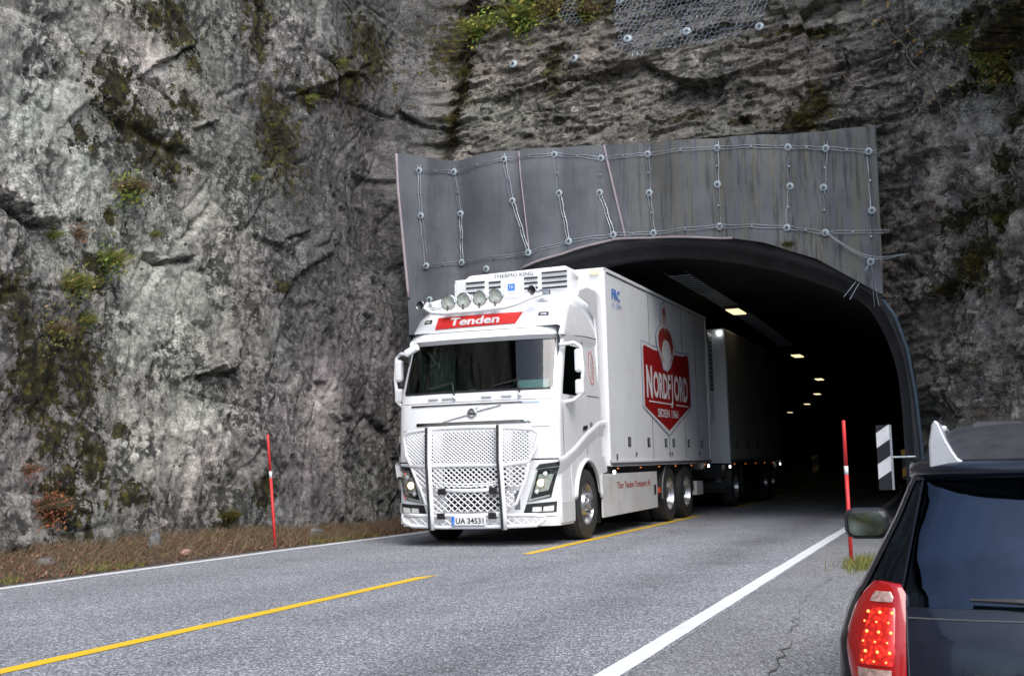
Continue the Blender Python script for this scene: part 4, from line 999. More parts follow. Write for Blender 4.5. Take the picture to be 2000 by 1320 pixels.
# headlamps
for s in (-1, 1):
    fr = lambda L: [(s*a_, b_) for a_, b_ in L]
    front_patch('headlamp_housing', fr([(.80, .60), (1.13, .66), (1.235, 1.08), (.955, 1.05)]), 'dkplastic', nx=8, nz=6, off=.006)
    front_patch('headlamp_brow', fr([(.93, 1.055), (1.236, 1.09), (1.24, 1.15), (.99, 1.12)]), 'dkplastic', nx=8, nz=2, off=.012)
    front_patch('daylight_strip', fr([(.815, .61), (.845, .615), (.965, 1.03), (.94, 1.03)]), 'shieldtxt', nx=2, nz=4, off=.016)
    front_patch('daylight_strip', fr([(.815, .61), (1.11, .672), (1.12, .70), (.83, .64)]), 'shieldtxt', nx=8, nz=1, off=.016)
    front_patch('headlamp_reflector', fr([(.90, .72), (1.10, .76), (1.17, .98), (.98, .98)]), 'reflector', nx=4, nz=3, off=.010)
    for (cx_, cz_, r_, mt) in ((1.0, .86, .052, 'head'), (1.06, .98, .036, 'reflector'), (.94, .74, .03, 'reflector')):
        m = MB(); m.lathe([(r_*1.25, 0), (r_*1.2, -.02), (r_, -.024)], (s*cx_, fy(cx_, cz_)-.004, cz_), 'Y', 18, 0); m.lathe([(r_, -.020), (r_*.7, -.032), (0.001, -.037)], (s*cx_, fy(cx_, cz_)-.004, cz_), 'Y', 18, 1); m.build('headlight', ['chrome', mt], truck, smooth=True)
    front_patch('headlamp_lens', fr([(.81, .61), (1.13, .67), (1.23, 1.07), (.955, 1.04)]), 'lens', nx=8, nz=5, off=.03, depth=.004)
    front_patch('fog_lamp_housing', fr([(.745, .445), (1.19, .46), (1.20, .605), (.79, .575)]), 'dkplastic', nx=8, nz=2, off=.008)
    front_patch('fog_lamp', fr([(.87, .465), (1.0, .468), (1.0, .535), (.88, .53)]), 'reflector', nx=3, nz=1, off=.014)
    front_patch('fog_lamp', fr([(1.02, .47), (1.16, .475), (1.165, .55), (1.03, .535)]), 'reflector', nx=3, nz=1, off=.014)
    front_patch('bumper_seam', fr([(.72, .40), (1.24, .40), (1.24, .406), (.72, .406)]), 'seam', nx=8, nz=1, off=.003)
# bull bar
bb = MB()
YB = -.20
def yb(x, z): return min(YB+.05*0, -.20)+.10*(abs(x)/1.0)**3*1.0
def btube(P, r=.03): bb.tube([(x, yb(x, z), z) for x, z in P], r, 8)
btube([(-.9, 1.13), (-.99, 1.3), (-1.03, 1.55), (-.95, 1.62), (-.57, 1.655), (0, 1.66), (.52, 1.645), (.97, 1.60), (1.04, 1.54), (1.0, 1.35), (.9, 1.16), (.55, 1.12), (0, 1.13), (-.55, 1.13), (-.9, 1.13)])
btube([(-.9, 1.13), (-.82, .95), (-.74, .80), (-.66, .6), (-.55, .5)], .022); btube([(.9, 1.14), (.86, .95), (.80, .80), (.72, .6), (.6, .5)], .022)
btube([(-.5, .79), (0, .775), (.5, .785)], .03); btube([(-.5, .47), (-.35, .44), (0, .43), (.35, .44), (.52, .47)], .03)
btube([(-.5, .90), (-.2, .87), (.25, .87), (.52, .91)], .012); btube([(-.5, .86), (0, .83), (.52, .87)], .010)
btube([(-1.05, .45), (-1.08, .42), (-1.04, .34), (-.9, .29), (-.4, .275), (.1, .275), (.6, .28), (.98, .29), (1.08, .36), (1.1, .42), (.9, .43), (.5, .43)], .028); btube([(-1.05, .45), (-.8, .44), (-.5, .43), (0, .43), (.5, .43)], .028)
bbar = bb.build('bull_bar', 'white', truck, smooth=True)
for xt, xb in ((-.56, -.53), (.53, .57)):
    m = MB(); m.tube([(xt+.01, -.235, 1.66), (xt, -.25, 1.2), (xb, -.25, .45), (xb, -.24, .24)], .034, 8); o = m.build('upright', 'white', bbar, smooth=True)
    m = MB(); m.tube([(xt-.025, -.27, 1.675), (xt-.032, -.272, 1.2), (xb-.032, -.272, .45), (xb-.032, -.262, .235)], .021, 6); m.build('rubber_strip', 'dkplastic', bbar)
for cx_ in (-.38, .40):
    for cz_ in ((.78, .78), (.44, .44)):
        m = MB(); m.box((cx_-.02*(cz_[0] < .5), -.22, cz_[0]-.01), (.11, .07, .085)); m.build('clamp', 'dkplastic', bbar, bevel=.008)
lat = MB()
def lattice(poly, px_, pz_, w_=.009, skipfn=None):
    # diamond mesh of flat strips clipped to a polygon (x,z)
    def clip(p, q):
        d = (q[0]-p[0], q[1]-p[1]); ts = []
        n = len(poly)
        for i in range(n):
            a_, b_ = poly[i], poly[(i+1) % n]; e = (b_[0]-a_[0], b_[1]-a_[1]); den = d[0]*e[1]-d[1]*e[0]
            if abs(den) < 1e-9: continue
            t = ((a_[0]-p[0])*e[1]-(a_[1]-p[1])*e[0])/den; u_ = ((a_[0]-p[0])*d[1]-(a_[1]-p[1])*d[0])/den
            if 0 <= u_ < 1: ts.append(t)
        ts.sort(); return [(ts[i], ts[i+1]) for i in range(0, len(ts)-1, 2)]
    xs_ = [p[0] for p in poly]; zs_ = [p[1] for p in poly]; x0, x1, z0, z1 = min(xs_), max(xs_), min(zs_), max(zs_)
    sl = pz_/px_
    k = int((x1-x0+(z1-z0)/sl)/px_)+2
    for s_ in (-1, 1):
        for i in range(-k, k*2):
            xa = x0+i*px_; p = (xa, z0); q = (xa+s_*(z1-z0)/sl, z1)
            for t0, t1 in clip(p, q):
                if t1-t0 < 1e-3: continue
                n_ = max(1, int((t1-t0)*4)); P = [(p[0]+(q[0]-p[0])*(t0+(t1-t0)*j/n_), p[1]+(q[1]-p[1])*(t0+(t1-t0)*j/n_)) for j in range(n_+1)]
                lat.tube([(x, yb(x, z)+.0, z) for x, z in P], w_*.5, 4, cap=False)
lattice([(-.93, 1.16), (.92, 1.16), (1.0, 1.56), (.52, 1.62), (-.55, 1.63), (-1.0, 1.58)], .062, .05, .018)
lattice([(-.76, .82), (.80, .82), (.9, 1.1), (-.88, 1.1)], .085, .07, .018)
lattice([(-.60, .49), (.62, .49), (.72, .76), (-.70, .76)], .10, .085, .016)
lattice([(-1.0, .31), (1.02, .31), (1.05, .42), (-1.04, .42)], .13, .10, .016)
lo_ = lat.build('lattice_mesh', 'white', bbar); lo_['kind'] = 'stuff'
# number plate
m = MB(); m.box((.03, -.25, .365), (.52, .012, .125)); pl = m.build('number_plate', 'shieldtxt', truck, bevel=.004)
m = MB(); m.box((-.205, -.258, .365), (.045, .006, .12)); m.build('plate_band', 'blue', pl)
text_mesh('N', .03, lambda x, y: (x-.205, -.2625, .325+y), 'plate_lettering', 'shieldtxt', pl)
text_mesh('UA 34531', .105, lambda x, y: (x+.055, -.258, .328+y), 'plate_lettering', 'black', pl, bold=.002, width=.42)
# roof bar, spot lamps, horns
m = MB(); m.tube([(-.86, .42, 3.55), (-.84, .30, 3.46), (-.72, .30, 3.385), (-.5, .26, 3.36), (0, .24, 3.36), (.45, .27, 3.385), (.62, .33, 3.43), (.80, .42, 3.52), (.94, .5, 3.57)], .032, 8); m.build('roof_bar', 'white', truck, smooth=True)
for k, cx_ in enumerate((-.49, -.24, .02, .27)):
    c_ = (cx_, .38, 3.535+.012*k)
    m = MB(); m.lathe([(.02, .14), (.07, .12), (.105, .05), (.118, 0), (.118, -.02), (.104, -.022)], c_, 'Y', 24); sl_ = m.build('spot_lamp', 'chrome', truck, smooth=True)
    m = MB(); m.lathe([(.104, -.015), (.08, .02), (.04, .045), (.001, .05)], c_, 'Y', 24); m.build('reflector', 'reflector', sl_, smooth=True)
    m = MB(); m.lathe([(.106, -.018), (.07, -.032), (.001, -.038)], c_, 'Y', 24); m.build('lens', 'lens', sl_, smooth=True)
    m = MB(); m.box((cx_, .34, 3.435), (.03, .03, .1)); m.build('bracket', 'chrome', sl_)
for cx_, s in ((-.97, -1), (.82, 1)):
    m = MB(); m.lathe([(.001, -.0), (.03, -.0), (.062, -.03), (.068, -.034), (.05, .02), (.022, .1), (.016, .42), (.02, .5)], (cx_, .42, 3.53 if s < 0 else 3.62), 'Y', 16, 0, mfun=lambda i: 1 if i < 2 else 0); m.build('air_horn', ['chrome', 'dkplastic'], truck, smooth=True)
    m = MB(); m.box((cx_+.07*s, .75, 3.56 if s < 0 else 3.63), (.16, .08, .08)); m.build('horn_mount', 'steel', truck, bevel=.01)
# mirrors
for s in (-1, 1):
    ym = .56
    m = MB(); m.tube([(s*1.2, .42, 2.80), (s*1.38, ym, 2.84), (s*1.47, ym+.02, 2.78), (s*1.5, ym+.02, 2.45), (s*1.46, ym+.02, 2.1), (s*1.36, ym, 2.02), (s*1.22, .5, 1.98)], .027, 8); ma = m.build('mirror_arm', 'white', truck, smooth=True)
    m = MB(); m.box((s*1.44, ym+.04, 2.58), (.13, .12, .34)); mh = m.build('mirror_housing', 'white', ma, bevel=.04)
    m = MB(); m.box((s*1.44, ym+.04, 2.20), (.13, .12, .22)); m.build('mirror_housing', 'white', ma, bevel=.035)
    m = MB(); m.box((s*1.44, ym+.104, 2.58), (.10, .006, .28)); m.box((s*1.44, ym+.104, 2.20), (.10, .006, .16)); m.build('mirror_glass', 'mirror', mh)
m = MB(); m.tube([(-1.0, .30, 2.93), (-.98, .12, 2.93), (-.96, .06, 2.88)], .03, 8); fm = m.build('ramp_mirror_arm', 'white', truck, smooth=True)
m = MB(); m.box((-.95, .05, 2.82), (.24, .09, .11), rot=Matrix.Rotation(-.45, 3, 'Y')); m.build('mirror_housing', 'white', fm, bevel=.03)
# door seams, handles, emblem
for s in (-1, 1):
    for P in ([(.36, 1.22), (.36, 1.9)], [(1.42, 1.25), (1.42, 2.95)], [(.5, 2.95), (1.5, 3.02), (2.13, 3.03)], [(1.5, 2.12), (2.1, 2.12)]):
        for q in range(len(P)-1):
            (ya, za), (yb_, zb_) = P[q], P[q+1]; d = Vector((yb_-ya, zb_-za)).normalized()*.006
            side_patch('panel_seam', [(ya-d.y, za+d.x), (yb_-d.y, zb_+d.x), (yb_+d.y, zb_-d.x), (ya+d.y, za-d.x)], 'seam', .003, s)
    side_patch('door_handle', [(1.22, 1.60), (1.42, 1.62), (1.42, 1.68), (1.24, 1.66)], 'dkplastic', .02, s)
    m = MB()   # rising crease from headlamp to the rear of the cab
    P = [(.10, 1.20), (.35, 1.235), (.8, 1.36), (1.4, 1.58), (2.0, 1.75), (2.38, 1.78)]
    m.grid([[(s*1.252, y, z) for y, z in P], [(s*1.278, y, z-.03) for y, z in P], [(s*1.276, y, z-.07) for y, z in P], [(s*1.252, y, z-.22) for y, z in P]]); m.build('body_crease', 'white', truck, smooth=True)
    if s > 0:
        for k in range(26):
            a_ = 2*math.pi*k/26
            if k in (6, 7, 19): continue
            side_patch('emblem_ring', [(1.80+.13*math.cos(a_+t)*r_, 2.56+.27*math.sin(a_+t)*r_) for t, r_ in ((0, 1), (.17, 1), (.17, .9), (0, .9))], 'redtxt', .006, s)
        text_mesh('TENDEN', .09, lambda x, y: (1.245+.008, 1.80-y+.03, 2.56+x), 'emblem_lettering', 'redtxt', truck, width=.36)
        text_mesh('750', .09, lambda x, y: (1.262, 1.62+x, 1.66+y), 'model_lettering', 'black', truck, bold=.002)
# refrigeration unit on the box front
m = MB(); m.poly([(-.92, 1.95, 3.72), (.88, 1.95, 3.72), (.90, 1.95, 4.14), (.80, 1.99, 4.22), (-.85, 1.99, 4.19), (-.92, 1.95, 4.12)], (0, .46, 0)); tk = m.build('cooling_unit', 'boxwhite', truck, bevel=.03)
def louvre(x0, x1, rows):
    for z in rows:
        m = MB(); m.box(((x0+x1)/2, 1.943, z), (x1-x0, .012, .028)); m.build('louvre', 'dkplastic', tk)
louvre(-.89, -.56, (4.06, 3.98, 3.90, 3.82)); louvre(-.49, -.28, (4.04, 3.96, 3.88)); louvre(.12, .35, (4.06, 3.98, 3.90)); louvre(.42, .84, (4.12, 4.04, 3.96, 3.88))
text_mesh('THERMO KING', .085, lambda x, y: (x-.06, 1.945, 4.105+y), 'unit_lettering', 'black', tk, width=.68)
m = MB(); m.box((-.10, 1.942, 3.94), (.12, .01, .10)); bq = m.build('unit_badge', 'blue', tk)
text_mesh('TK', .07, lambda x, y: (x-.10, 1.935, 3.915+y), 'unit_lettering', 'shieldtxt', bq)
text_mesh('T-1200R', .08, lambda x, y: (.906, 2.18+x, 4.02+y), 'unit_lettering', 'black', tk)
m = MB(); m.box((-.99, 2.2, 3.82), (.1, .2, .22)); m.build('junction_box', 'boxwhite', truck, bevel=.01)
# box body
Y0, Y1, ZB, ZT = 2.43, 9.87, 1.056, 4.212
m = MB(); m.box((0, (Y0+Y1)/2, (ZB+ZT)/2), (2.6, Y1-Y0, ZT-ZB)); bx = m.build('cargo_box', 'boxwhite', truck, bevel=.02)
for s in (-1, 1):
    m = MB(); m.box((s*1.303, (Y0+Y1)/2, ZT-.03), (.012, Y1-Y0, .05)); m.box((s*1.303, (Y0+Y1)/2, ZB+.05), (.012, Y1-Y0, .10)); m.box((s*1.303, Y0+.04, (ZB+ZT)/2), (.014, .08, ZT-ZB-.02)); m.box((s*1.303, Y1-.04, (ZB+ZT)/2), (.014, .08, ZT-ZB-.02)); m.build('aluminium_trim', 'alu' if 0 else 'boxwhite', bx)
    m = MB(); m.box((s*1.306, (Y0+Y1)/2, ZB+.035), (.012, Y1-Y0-.02, .05)); m.build('lower_rail', 'alu', bx)
    m = MB(); m.box((s*1.304, (Y0+Y1)/2, ZT-.075), (.008, Y1-Y0-.2, .012)); m.build('roof_seam', 'seam', bx)
    for y in (5.07, 6.26, 7.57, 8.72):
        m = MB(); m.box((s*1.3015, y, (ZB+ZT)/2+.0), (.006, .014, ZT-ZB-.22)); m.build('door_seam', 'seam', bx)
    for y in (3.54, 4.77, 5.99, 6.58, 7.82, 9.03):
        m = MB(); m.box((s*1.303, y, 1.45), (.012, .17, .16)); lt = m.build('latch_recess', 'dkplastic', bx, bevel=.008)
        m = MB(); m.box((s*1.312, y+.01, 1.45), (.012, .04, .11)); m.build('latch_lever', 'alu', lt)
    for y in (3.93, 6.24, 6.41, 8.71):
        m = MB(); m.lathe([(.04, 0), (.035, .012), (.0, .014)], (s*1.302, y, 1.25), 'X', 12); m.build('door_stop', 'bolt', bx)
    m = MB(); m.box((s*1.303, 2.78, 1.20), (.012, .09, .1)); m.build('vent_cover', 'alu', bx)
m = MB(); m.box((1.16, 2.40, 4.15), (.14, .05, .07)); m.build('corner_lamp', 'tube', bx)
XS = 1.3012
def art(pts, mat, name, lvl=1, parent=None):
    m = MB(); m.poly([(XS+.004*lvl, y, z) for y, z in pts], (.001, 0, 0)); return m.build(name, mat, parent or bx)
def shield(gr):
    y0, y1, cy = 4.58-gr, 8.06+gr, 6.26; L = [(y0, 3.10+gr*.3), (y0+.05, 3.16+gr*.6), (5.3, 3.12+gr*.6), (7.5, 3.22+gr*.6-.06), (y1-.1, 3.22+gr*.5), (y1, 3.08), (y1+.02, 2.2-gr*.2), (cy, 1.68-gr*.9), (y0, 2.08-gr*.2)]
    return L
e = art(shield(.13), 'emblue', 'shield_edge', 1); art(shield(.09), 'shieldtxt', 'shield_border', 2); art(shield(0), 'shield', 'shield_field', 3)
def ell(cy, cz, ry, rz, n=20): return [(cy+ry*math.cos(2*math.pi*k/n), cz+rz*math.sin(2*math.pi*k/n)) for k in range(n)]
# figure: white outline, red shirt with arms on hips, apron, head
sil = [(6.13, 4.06), (5.98, 4.0), (5.92, 3.89), (5.93, 3.72), (5.88, 3.63), (5.70, 3.56), (5.54, 3.40), (5.60, 3.22), (5.76, 3.09), (5.90, 2.95), (5.97, 2.83), (6.24, 2.80), (6.46, 2.89), (6.67, 3.08), (6.83, 3.28), (6.80, 3.40), (6.70, 3.53), (6.50, 3.62), (6.32, 3.68), (6.30, 3.78), (6.34, 3.92), (6.28, 4.03)]
art([(6.16+(y-6.16)*1.17, 3.42+(z-3.42)*1.05) for y, z in sil], 'emblue', 'figure_outline', 4); art([(6.16+(y-6.16)*1.09, 3.42+(z-3.42)*1.02) for y, z in sil], 'shieldtxt', 'figure_outline', 5)
art([(5.85, 3.55), (6.05, 3.60), (6.27, 3.60), (6.50, 3.56), (6.67, 3.45), (6.75, 3.32), (6.75, 3.24), (6.59, 3.08), (6.52, 3.27), (6.38, 3.36), (6.13, 3.38), (5.97, 3.33), (5.89, 3.19), (5.84, 3.08), (5.67, 3.20), (5.63, 3.39), (5.71, 3.49)], 'redtxt', 'figure_shirt', 6)
art([(5.98, 3.33), (6.18, 3.36), (6.36, 3.33), (6.40, 3.19), (6.35, 2.98), (6.36, 2.87), (6.26, 2.90), (6.2, 2.83), (6.12, 2.9), (6.02, 2.86), (6.07, 2.96), (5.98, 3.05), (5.92, 3.19)], 'shieldtxt', 'figure_apron', 7)
for P_ in ([(5.70, 3.18), (5.84, 3.10), (5.98, 2.98), (5.95, 2.92), (5.80, 3.02)], [(6.73, 3.20), (6.58, 3.10), (6.42, 2.96), (6.46, 2.92), (6.64, 3.05)]): art(P_, 'skin', 'figure_arm', 7)
art([(6.02, 3.72), (6.02, 3.86), (6.24, 3.86), (6.24, 3.74), (6.15, 3.66), (6.07, 3.66)], 'skin', 'figure_face', 6); art([(5.99, 3.84), (6.25, 3.84), (6.22, 3.95), (6.12, 3.99), (6.02, 3.95)], 'redtxt', 'figure_cap', 7); art([(6.05, 3.60), (6.20, 3.60), (6.14, 3.5)], 'skin', 'figure_neck', 7)
zt = lambda y: 2.0
def boxtext(body, y0, y1, z, h, mat, bold=0, slope=0, lvl=4):
    # letters scaled to fill (y0..y1) x h
    def mp(x, y, w_=y1-y0): return (XS+.003*lvl+.002, (y0+y1)/2+x, z+y*h/.72+slope*x)
    return text_mesh(body, 1.0, mp, 'side_lettering', mat, bx, bold=bold, width=y1-y0)
boxtext('N', 4.70, 5.10, 2.27, .54, 'shieldtxt', .045, lvl=6); boxtext('ORDF', 5.17, 6.44, 2.28, .45, 'shieldtxt', .035, lvl=6)
boxtext('J', 6.48, 6.66, 2.28, .47, 'shieldtxt', .035, lvl=6); boxtext('ORD', 6.70, 7.84, 2.28, .47, 'shieldtxt', .035, lvl=6)
art([(4.85, 2.165), (6.45, 2.165), (6.45, 2.19), (4.85, 2.19)], 'shieldtxt', 'shield_rule', 4); art([(6.85, 2.165), (7.85, 2.165), (7.85, 2.19), (6.85, 2.19)], 'shieldtxt', 'shield_rule', 4)
boxtext('SIDEN 1961', 5.45, 6.98, 1.92, .15, 'shieldtxt', .02, lvl=6)
boxtext('FRC', 2.78, 3.24, 3.75, .17, 'blue', .02); boxtext('12 - 2014', 2.76, 3.28, 3.62, .08, 'blue', .0)
# chassis, skirt, wheels
m = MB(); m.box((0, 5.2, .86), (1.0, 9.3, .26)); m.box((0, 6.2, .98), (2.35, 7.4, .13)); m.build('chassis', 'chassis', truck)
for s in (-1, 1):
    m = MB(); m.poly([(s*1.24, 2.06, .28), (s*1.24, 5.36, .30), (s*1.24, 5.36, .94), (s*1.24, 2.06, .94)], (s*.03, 0, 0)); sk = m.build('side_skirt', 'dirtywhite', truck, bevel=.006)
    if s > 0:
        text_mesh('Thor Tenden Transport AS', .2, lambda x, y: (1.2725, 3.86+x, .70+y*.75), 'skirt_lettering', 'redtxt', sk, bold=.004, width=2.05)
        for k in range(9):
            m = MB(); m.lathe([(.035, 0), (.025, .002)], (1.271, 2.42+.10*(k % 2)+.02*(k//4), .50+k*.045), 'X', 8); m.build('faded_emblem', 'skin', sk)
        m = MB(); m.box((1.274, 5.18, .62), (.006, .12, .17)); m.build('warning_plate', 'dkplastic', sk)
        m = MB(); m.box((1.26, 5.55, .60), (.02, .16, .10)); m.build('orange_reflector', simple('orange_reflector', (.7, .12, .05), .3), truck)
    m = MB(); m.box((s*1.05, 2.2, .45), (.25, .03, .5)); m.build('mudflap', 'chassis', truck)
    m = MB(); m.box((s*1.05, 8.35, .42), (.3, .03, .5)); m.build('mudflap', 'chassis', truck)
    m = MB(); A = [(6.32+.60*math.cos(R_(a_)), .5+.60*math.sin(R_(a_))) for a_ in range(186, 78, -9)]+[(7.69+.60*math.cos(R_(a_)), .5+.60*math.sin(R_(a_))) for a_ in range(100, -8, -9)]
    m.grid([[(s*1.26, y, z) for y, z in A], [(s*.72, y, z) for y, z in A]], thick=(0, 0, .015)); m.build('rear_mudguard', 'chassis', truck)
    m = MB(); m.tube([(s*1.265, y, z) for y, z in A[:11]], .012, 5); m.build('mudguard_edge', 'alu', truck)
    m = MB(); m.box((s*1.15, 8.9, .55), (.2, .6, .28)); m.build('tool_box', 'dirtywhite', truck, bevel=.01)
    for y in (2.93, 4.29, 5.54, 6.78, 8.12, 9.35):
        m = MB(); m.box((s*1.27, y, 1.02), (.02, .05, .022)); m.build('side_marker_lamp', 'amber', truck)
    for y, z in ((2.70, .965), (9.70, .99)):
        m = MB(); m.lathe([(.03, 0), (.03, .03), (.0, .035)], (s*1.26, y, z), 'X', 12); m.build('work_lamp', 'led', truck)
def wheel(parent, x, y, s, r, kind, w_=.3):
    """tyre + rim; kind: front (convex hub) or rear (deep dish)"""
    m = MB(); h = w_/2
    prof = [(r*.56, -h*.8), (r*.62, -h), (r*.86, -h*1.02), (r*.965, -h*.9), (r, -h*.7), (r, h*.7), (r*.965, h*.9), (r*.86, h*1.02), (r*.62, h), (r*.56, h*.8)]
    m.lathe(prof, (0, 0, 0), 'X', 36)
    for g_ in (-.45, -.15, .15, .45):
        m.lathe([(r*1.002, g_*w_-.006), (r*1.002, g_*w_+.006)], (0, 0, 0), 'X', 36, 1)
    t = m.build('wheel', ['tyre', 'chassis'], parent, smooth=True, loc=(x, y, r)); t.modifiers.new('split', 'EDGE_SPLIT').split_angle = R_(40)
    m = MB()
    if kind == 'front': pr = [(r*.60, h*.9), (r*.57, h*.98), (r*.54, h*.75), (r*.50, h*.35), (r*.40, h*.5), (r*.33, h*1.05), (r*.30, h*1.1), (r*.22, h*.95), (r*.20, h*1.35), (r*.15, h*1.5), (.001, h*1.5)]
    else: pr = [(r*.60, h*.9), (r*.57, h*.98), (r*.54, h*.7), (r*.51, -h*.3), (r*.45, -h*.75), (r*.30, -h*.8), (r*.28, -h*.2), (r*.26, h*.4), (r*.18, h*.6), (.001, h*.6)]
    m.lathe([(a_, s*b_) for a_, b_ in pr], (0, 0, 0), 'X', 32); rm = m.build('rim', 'rimal', t, smooth=True); rm.modifiers.new('split', 'EDGE_SPLIT').split_angle = R_(35)
    m = MB()
    for k in range(10):
        a_ = 2*math.pi*k/10; rr_ = r*.29 if kind == 'front' else r*.37
        m.lathe([(.016, 0), (.016, .03), (0.0, .036)], (s*(h*(1.06 if kind == 'front' else -.8)), rr_*math.cos(a_), rr_*math.sin(a_)), 'X', 6)
    m.build('wheel_nuts', 'alu', t); return t
for s in (-1, 1):
    wheel(truck, s*1.08, 1.42, s, .52, 'front')
    for y in (6.32, 7.69):
        wheel(truck, s*1.11, y, s, .52, 'rear'); 
        m = MB(); m.lathe([(.30, -.14), (.50, -.15), (.52, -.1), (.52, .1), (.5, .15), (.3, .14)], (s*.78, y, .52), 'X', 28); m.build('inner_tyre', 'tyre', truck, smooth=True)

# ------------------------------------------------------------------ trailer
tr = thing('trailer', 'white refrigerated trailer coupled behind the lorry inside the dark tunnel', 'trailer', (TX, TY, 0))
m = MB(); m.box((0, 15.8, 2.6), (2.6, 7.7, 3.14)); tbx = m.build('cargo_box', 'boxwhite', tr, bevel=.02)
M['sideshade'] = simple('shaded_side_panel', (.40, .385, .36), .6, var=.2, scale=1.2)  # side colour darkened so the white trailer fades into the dark tunnel
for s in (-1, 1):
    m = MB(); m.box((s*1.3, 15.84, 2.62), (.01, 7.5, 3.02)); m.build('side_wall', 'sideshade', tbx)
for s in (-1, 1):
    m = MB(); m.box((s*1.304, 15.8, 1.08), (.012, 7.7, .08)); m.build('lower_rail', 'alu', tbx)
    for y in (13.2, 14.6, 16.0, 17.4, 18.6):
        m = MB(); m.box((s*1.306, y, 2.6), (.006, .014, 2.9)); m.build('door_seam', 'seam', tbx)
        m = MB(); m.box((s*1.307, y-.35, 1.45), (.012, .17, .16)); m.build('latch_recess', 'dkplastic', tbx)
    for y in (12.6, 14.0, 15.4, 16.8, 18.2):
        m = MB(); m.box((s*1.27, y, 1.0), (.02, .04, .02)); m.build('side_marker_lamp', 'amber', tr)
    for y in (12.02, 19.4):
        m = MB(); m.lathe([(.03, 0), (.03, .03), (.0, .035)], (s*1.26, y, .95), 'X', 12); m.build('work_lamp', 'led', tr)
    wheel(tr, s*1.11, 12.75, s, .50, 'rear'); wheel(tr, s*1.11, 16.9, s, .50, 'rear'); wheel(tr, s*1.11, 18.15, s, .50, 'rear')
    m = MB(); m.poly([(s*1.24, 13.5, .3), (s*1.24, 16.1, .3), (s*1.24, 16.1, .9), (s*1.24, 13.5, .9)], (s*.03, 0, 0)); m.build('side_skirt', 'dkplastic', tr)
    m = MB(); A = [(12.75+.58*math.cos(R_(a_)), .5+.58*math.sin(R_(a_))) for a_ in range(180, -5, -12)]; m.grid([[(s*1.26, y, z) for y, z in A], [(s*.8, y, z) for y, z in A]], thick=(0, 0, .015)); m.build('mudguard', 'chassis', tr)
m = MB(); m.box((0, 15.6, .85), (2.3, 7.8, .3)); m.box((0, 11.6, .70), (.9, 2.6, .14)); m.build('chassis', 'chassis', tr)
m = MB(); m.box((0, 12.05, .62), (2.3, .06, .42)); m.box((0, 12.05, .38), (2.3, .04, .06)); m.build('bogie_front', 'dkplastic', tr, bevel=.01)
m = MB(); m.box((1.0, 12.0, .66), (.12, .03, .12)); m.build('bogie_lamp', 'steel', tr)
m = MB(); m.box((.05, 11.72, 3.05), (1.9, .46, 2.05)); ck = m.build('cooling_unit', 'boxwhite', tr, bevel=.03)
m = MB(); m.box((1.003, 11.70, 3.35), (.01, .34, 1.3)); m.build('unit_grille', 'dkplastic', ck)
for k in range(12):
    m = MB(); m.box((1.01, 11.70, 2.78+k*.1), (.008, .33, .02)); m.build('grille_slat', 'alu', ck)
m = MB(); m.lathe([(.045, 0), (.045, -.03), (.0, -.04)], (1.18, 11.93, 4.06), 'Y', 12); m.build('marker_lamp', 'led', tr)

# ------------------------------------------------------------------ dark sport utility car, rear left corner in view
GZ = -.42
car = thing('car', 'dark blue sport utility car with lit red tail lamp parked on the right shoulder', 'car', (.44, 4.02, GZ), R_(.6))
# horizontal rings: z, rear y, front y, half width, rear corner depth
CR = [(.22, .14, 4.25, .84, .30), (.34, -.02, 4.36, .92, .32), (.55, -.04, 4.38, .95, .34), (.66, .0, 4.36, .955, .34), (.72, .06, 4.33, .955, .34), (.90, .09, 4.2, .945, .34), (1.0, .13, 4.0, .915, .32), (1.06, .16, 3.55, .885, .28),
      (1.09, .175, 3.28, .86, .25), (1.2, .23, 3.05, .80, .22), (1.32, .30, 2.82, .735, .20), (1.42, .36, 2.60, .69, .18), (1.47, .40, 2.5, .662, .17), (1.505, .45, 2.42, .64, .2)]
CT = [(1.545, .52, 2.34, .62, .22), (1.585, .62, 2.28, .585, .26), (1.625, .74, 2.22, .545, .3), (1.643, .88, 2.15, .49, .3), (1.657, 1.05, 2.05, .40, .3), (1.664, 1.3, 1.9, .25, .2)]
CA = [0, 12, 24, 36, 48, 56, 62, 68, 73, 78, 82, 86, 90]; NC = 2.9
cz = [c[0] for c in CR+CT]
def crp(z, c=CR+CT): return [float(np.interp(z, [q[0] for q in c], [q[k] for q in c])) for k in (1, 2, 3, 4)]
def cring(z):
    y0, y1, w_, d = crp(z); L = []
    for a_ in CA: s, c = math.sin(R_(a_)), max(0, math.cos(R_(a_))); L.append((w_*s**(2/NC), y0+d*(1-c**(2/NC))))
    ya = y0+d; df = min(.5, (y1-ya)*.3); yb_ = y1-df
    for f in (.12, .25, .4, .55, .75, 1.0): L.append((w_, ya+(yb_-ya)*f))
    for a_ in CA[::-1][1:]: s, c = math.sin(R_(a_)), max(0, math.cos(R_(a_))); L.append((w_*s**(2/2.4) if a_ else 0, y1-df*(1-c**(2/2.4))))
    return [(-x, y, z) for x, y in L[:0:-1]][:]+[(x, y, z) for x, y in L]
zz = [.22, .28, .34, .44, .55, .60, .66, .69, .72, .81, .90, .95, 1.0, 1.03, 1.06, 1.09, 1.15, 1.2, 1.26, 1.32, 1.37, 1.42, 1.445, 1.47, 1.505]
CG = [cring(z) for z in zz]; cn = len(CG[0]); cm = cn//2
w0, w1 = zz.index(1.03), zz.index(1.445); kr = CA.index(73)
ka, kb = len(CA), len(CA)+5
def carskip(i, j):
    jj = j-cm if j >= cm else cm-1-j
    if w0 <= i < w1 and jj < kr: return True
    if zz.index(1.09) <= i < w1 and ka <= jj < kb: return True
    return False
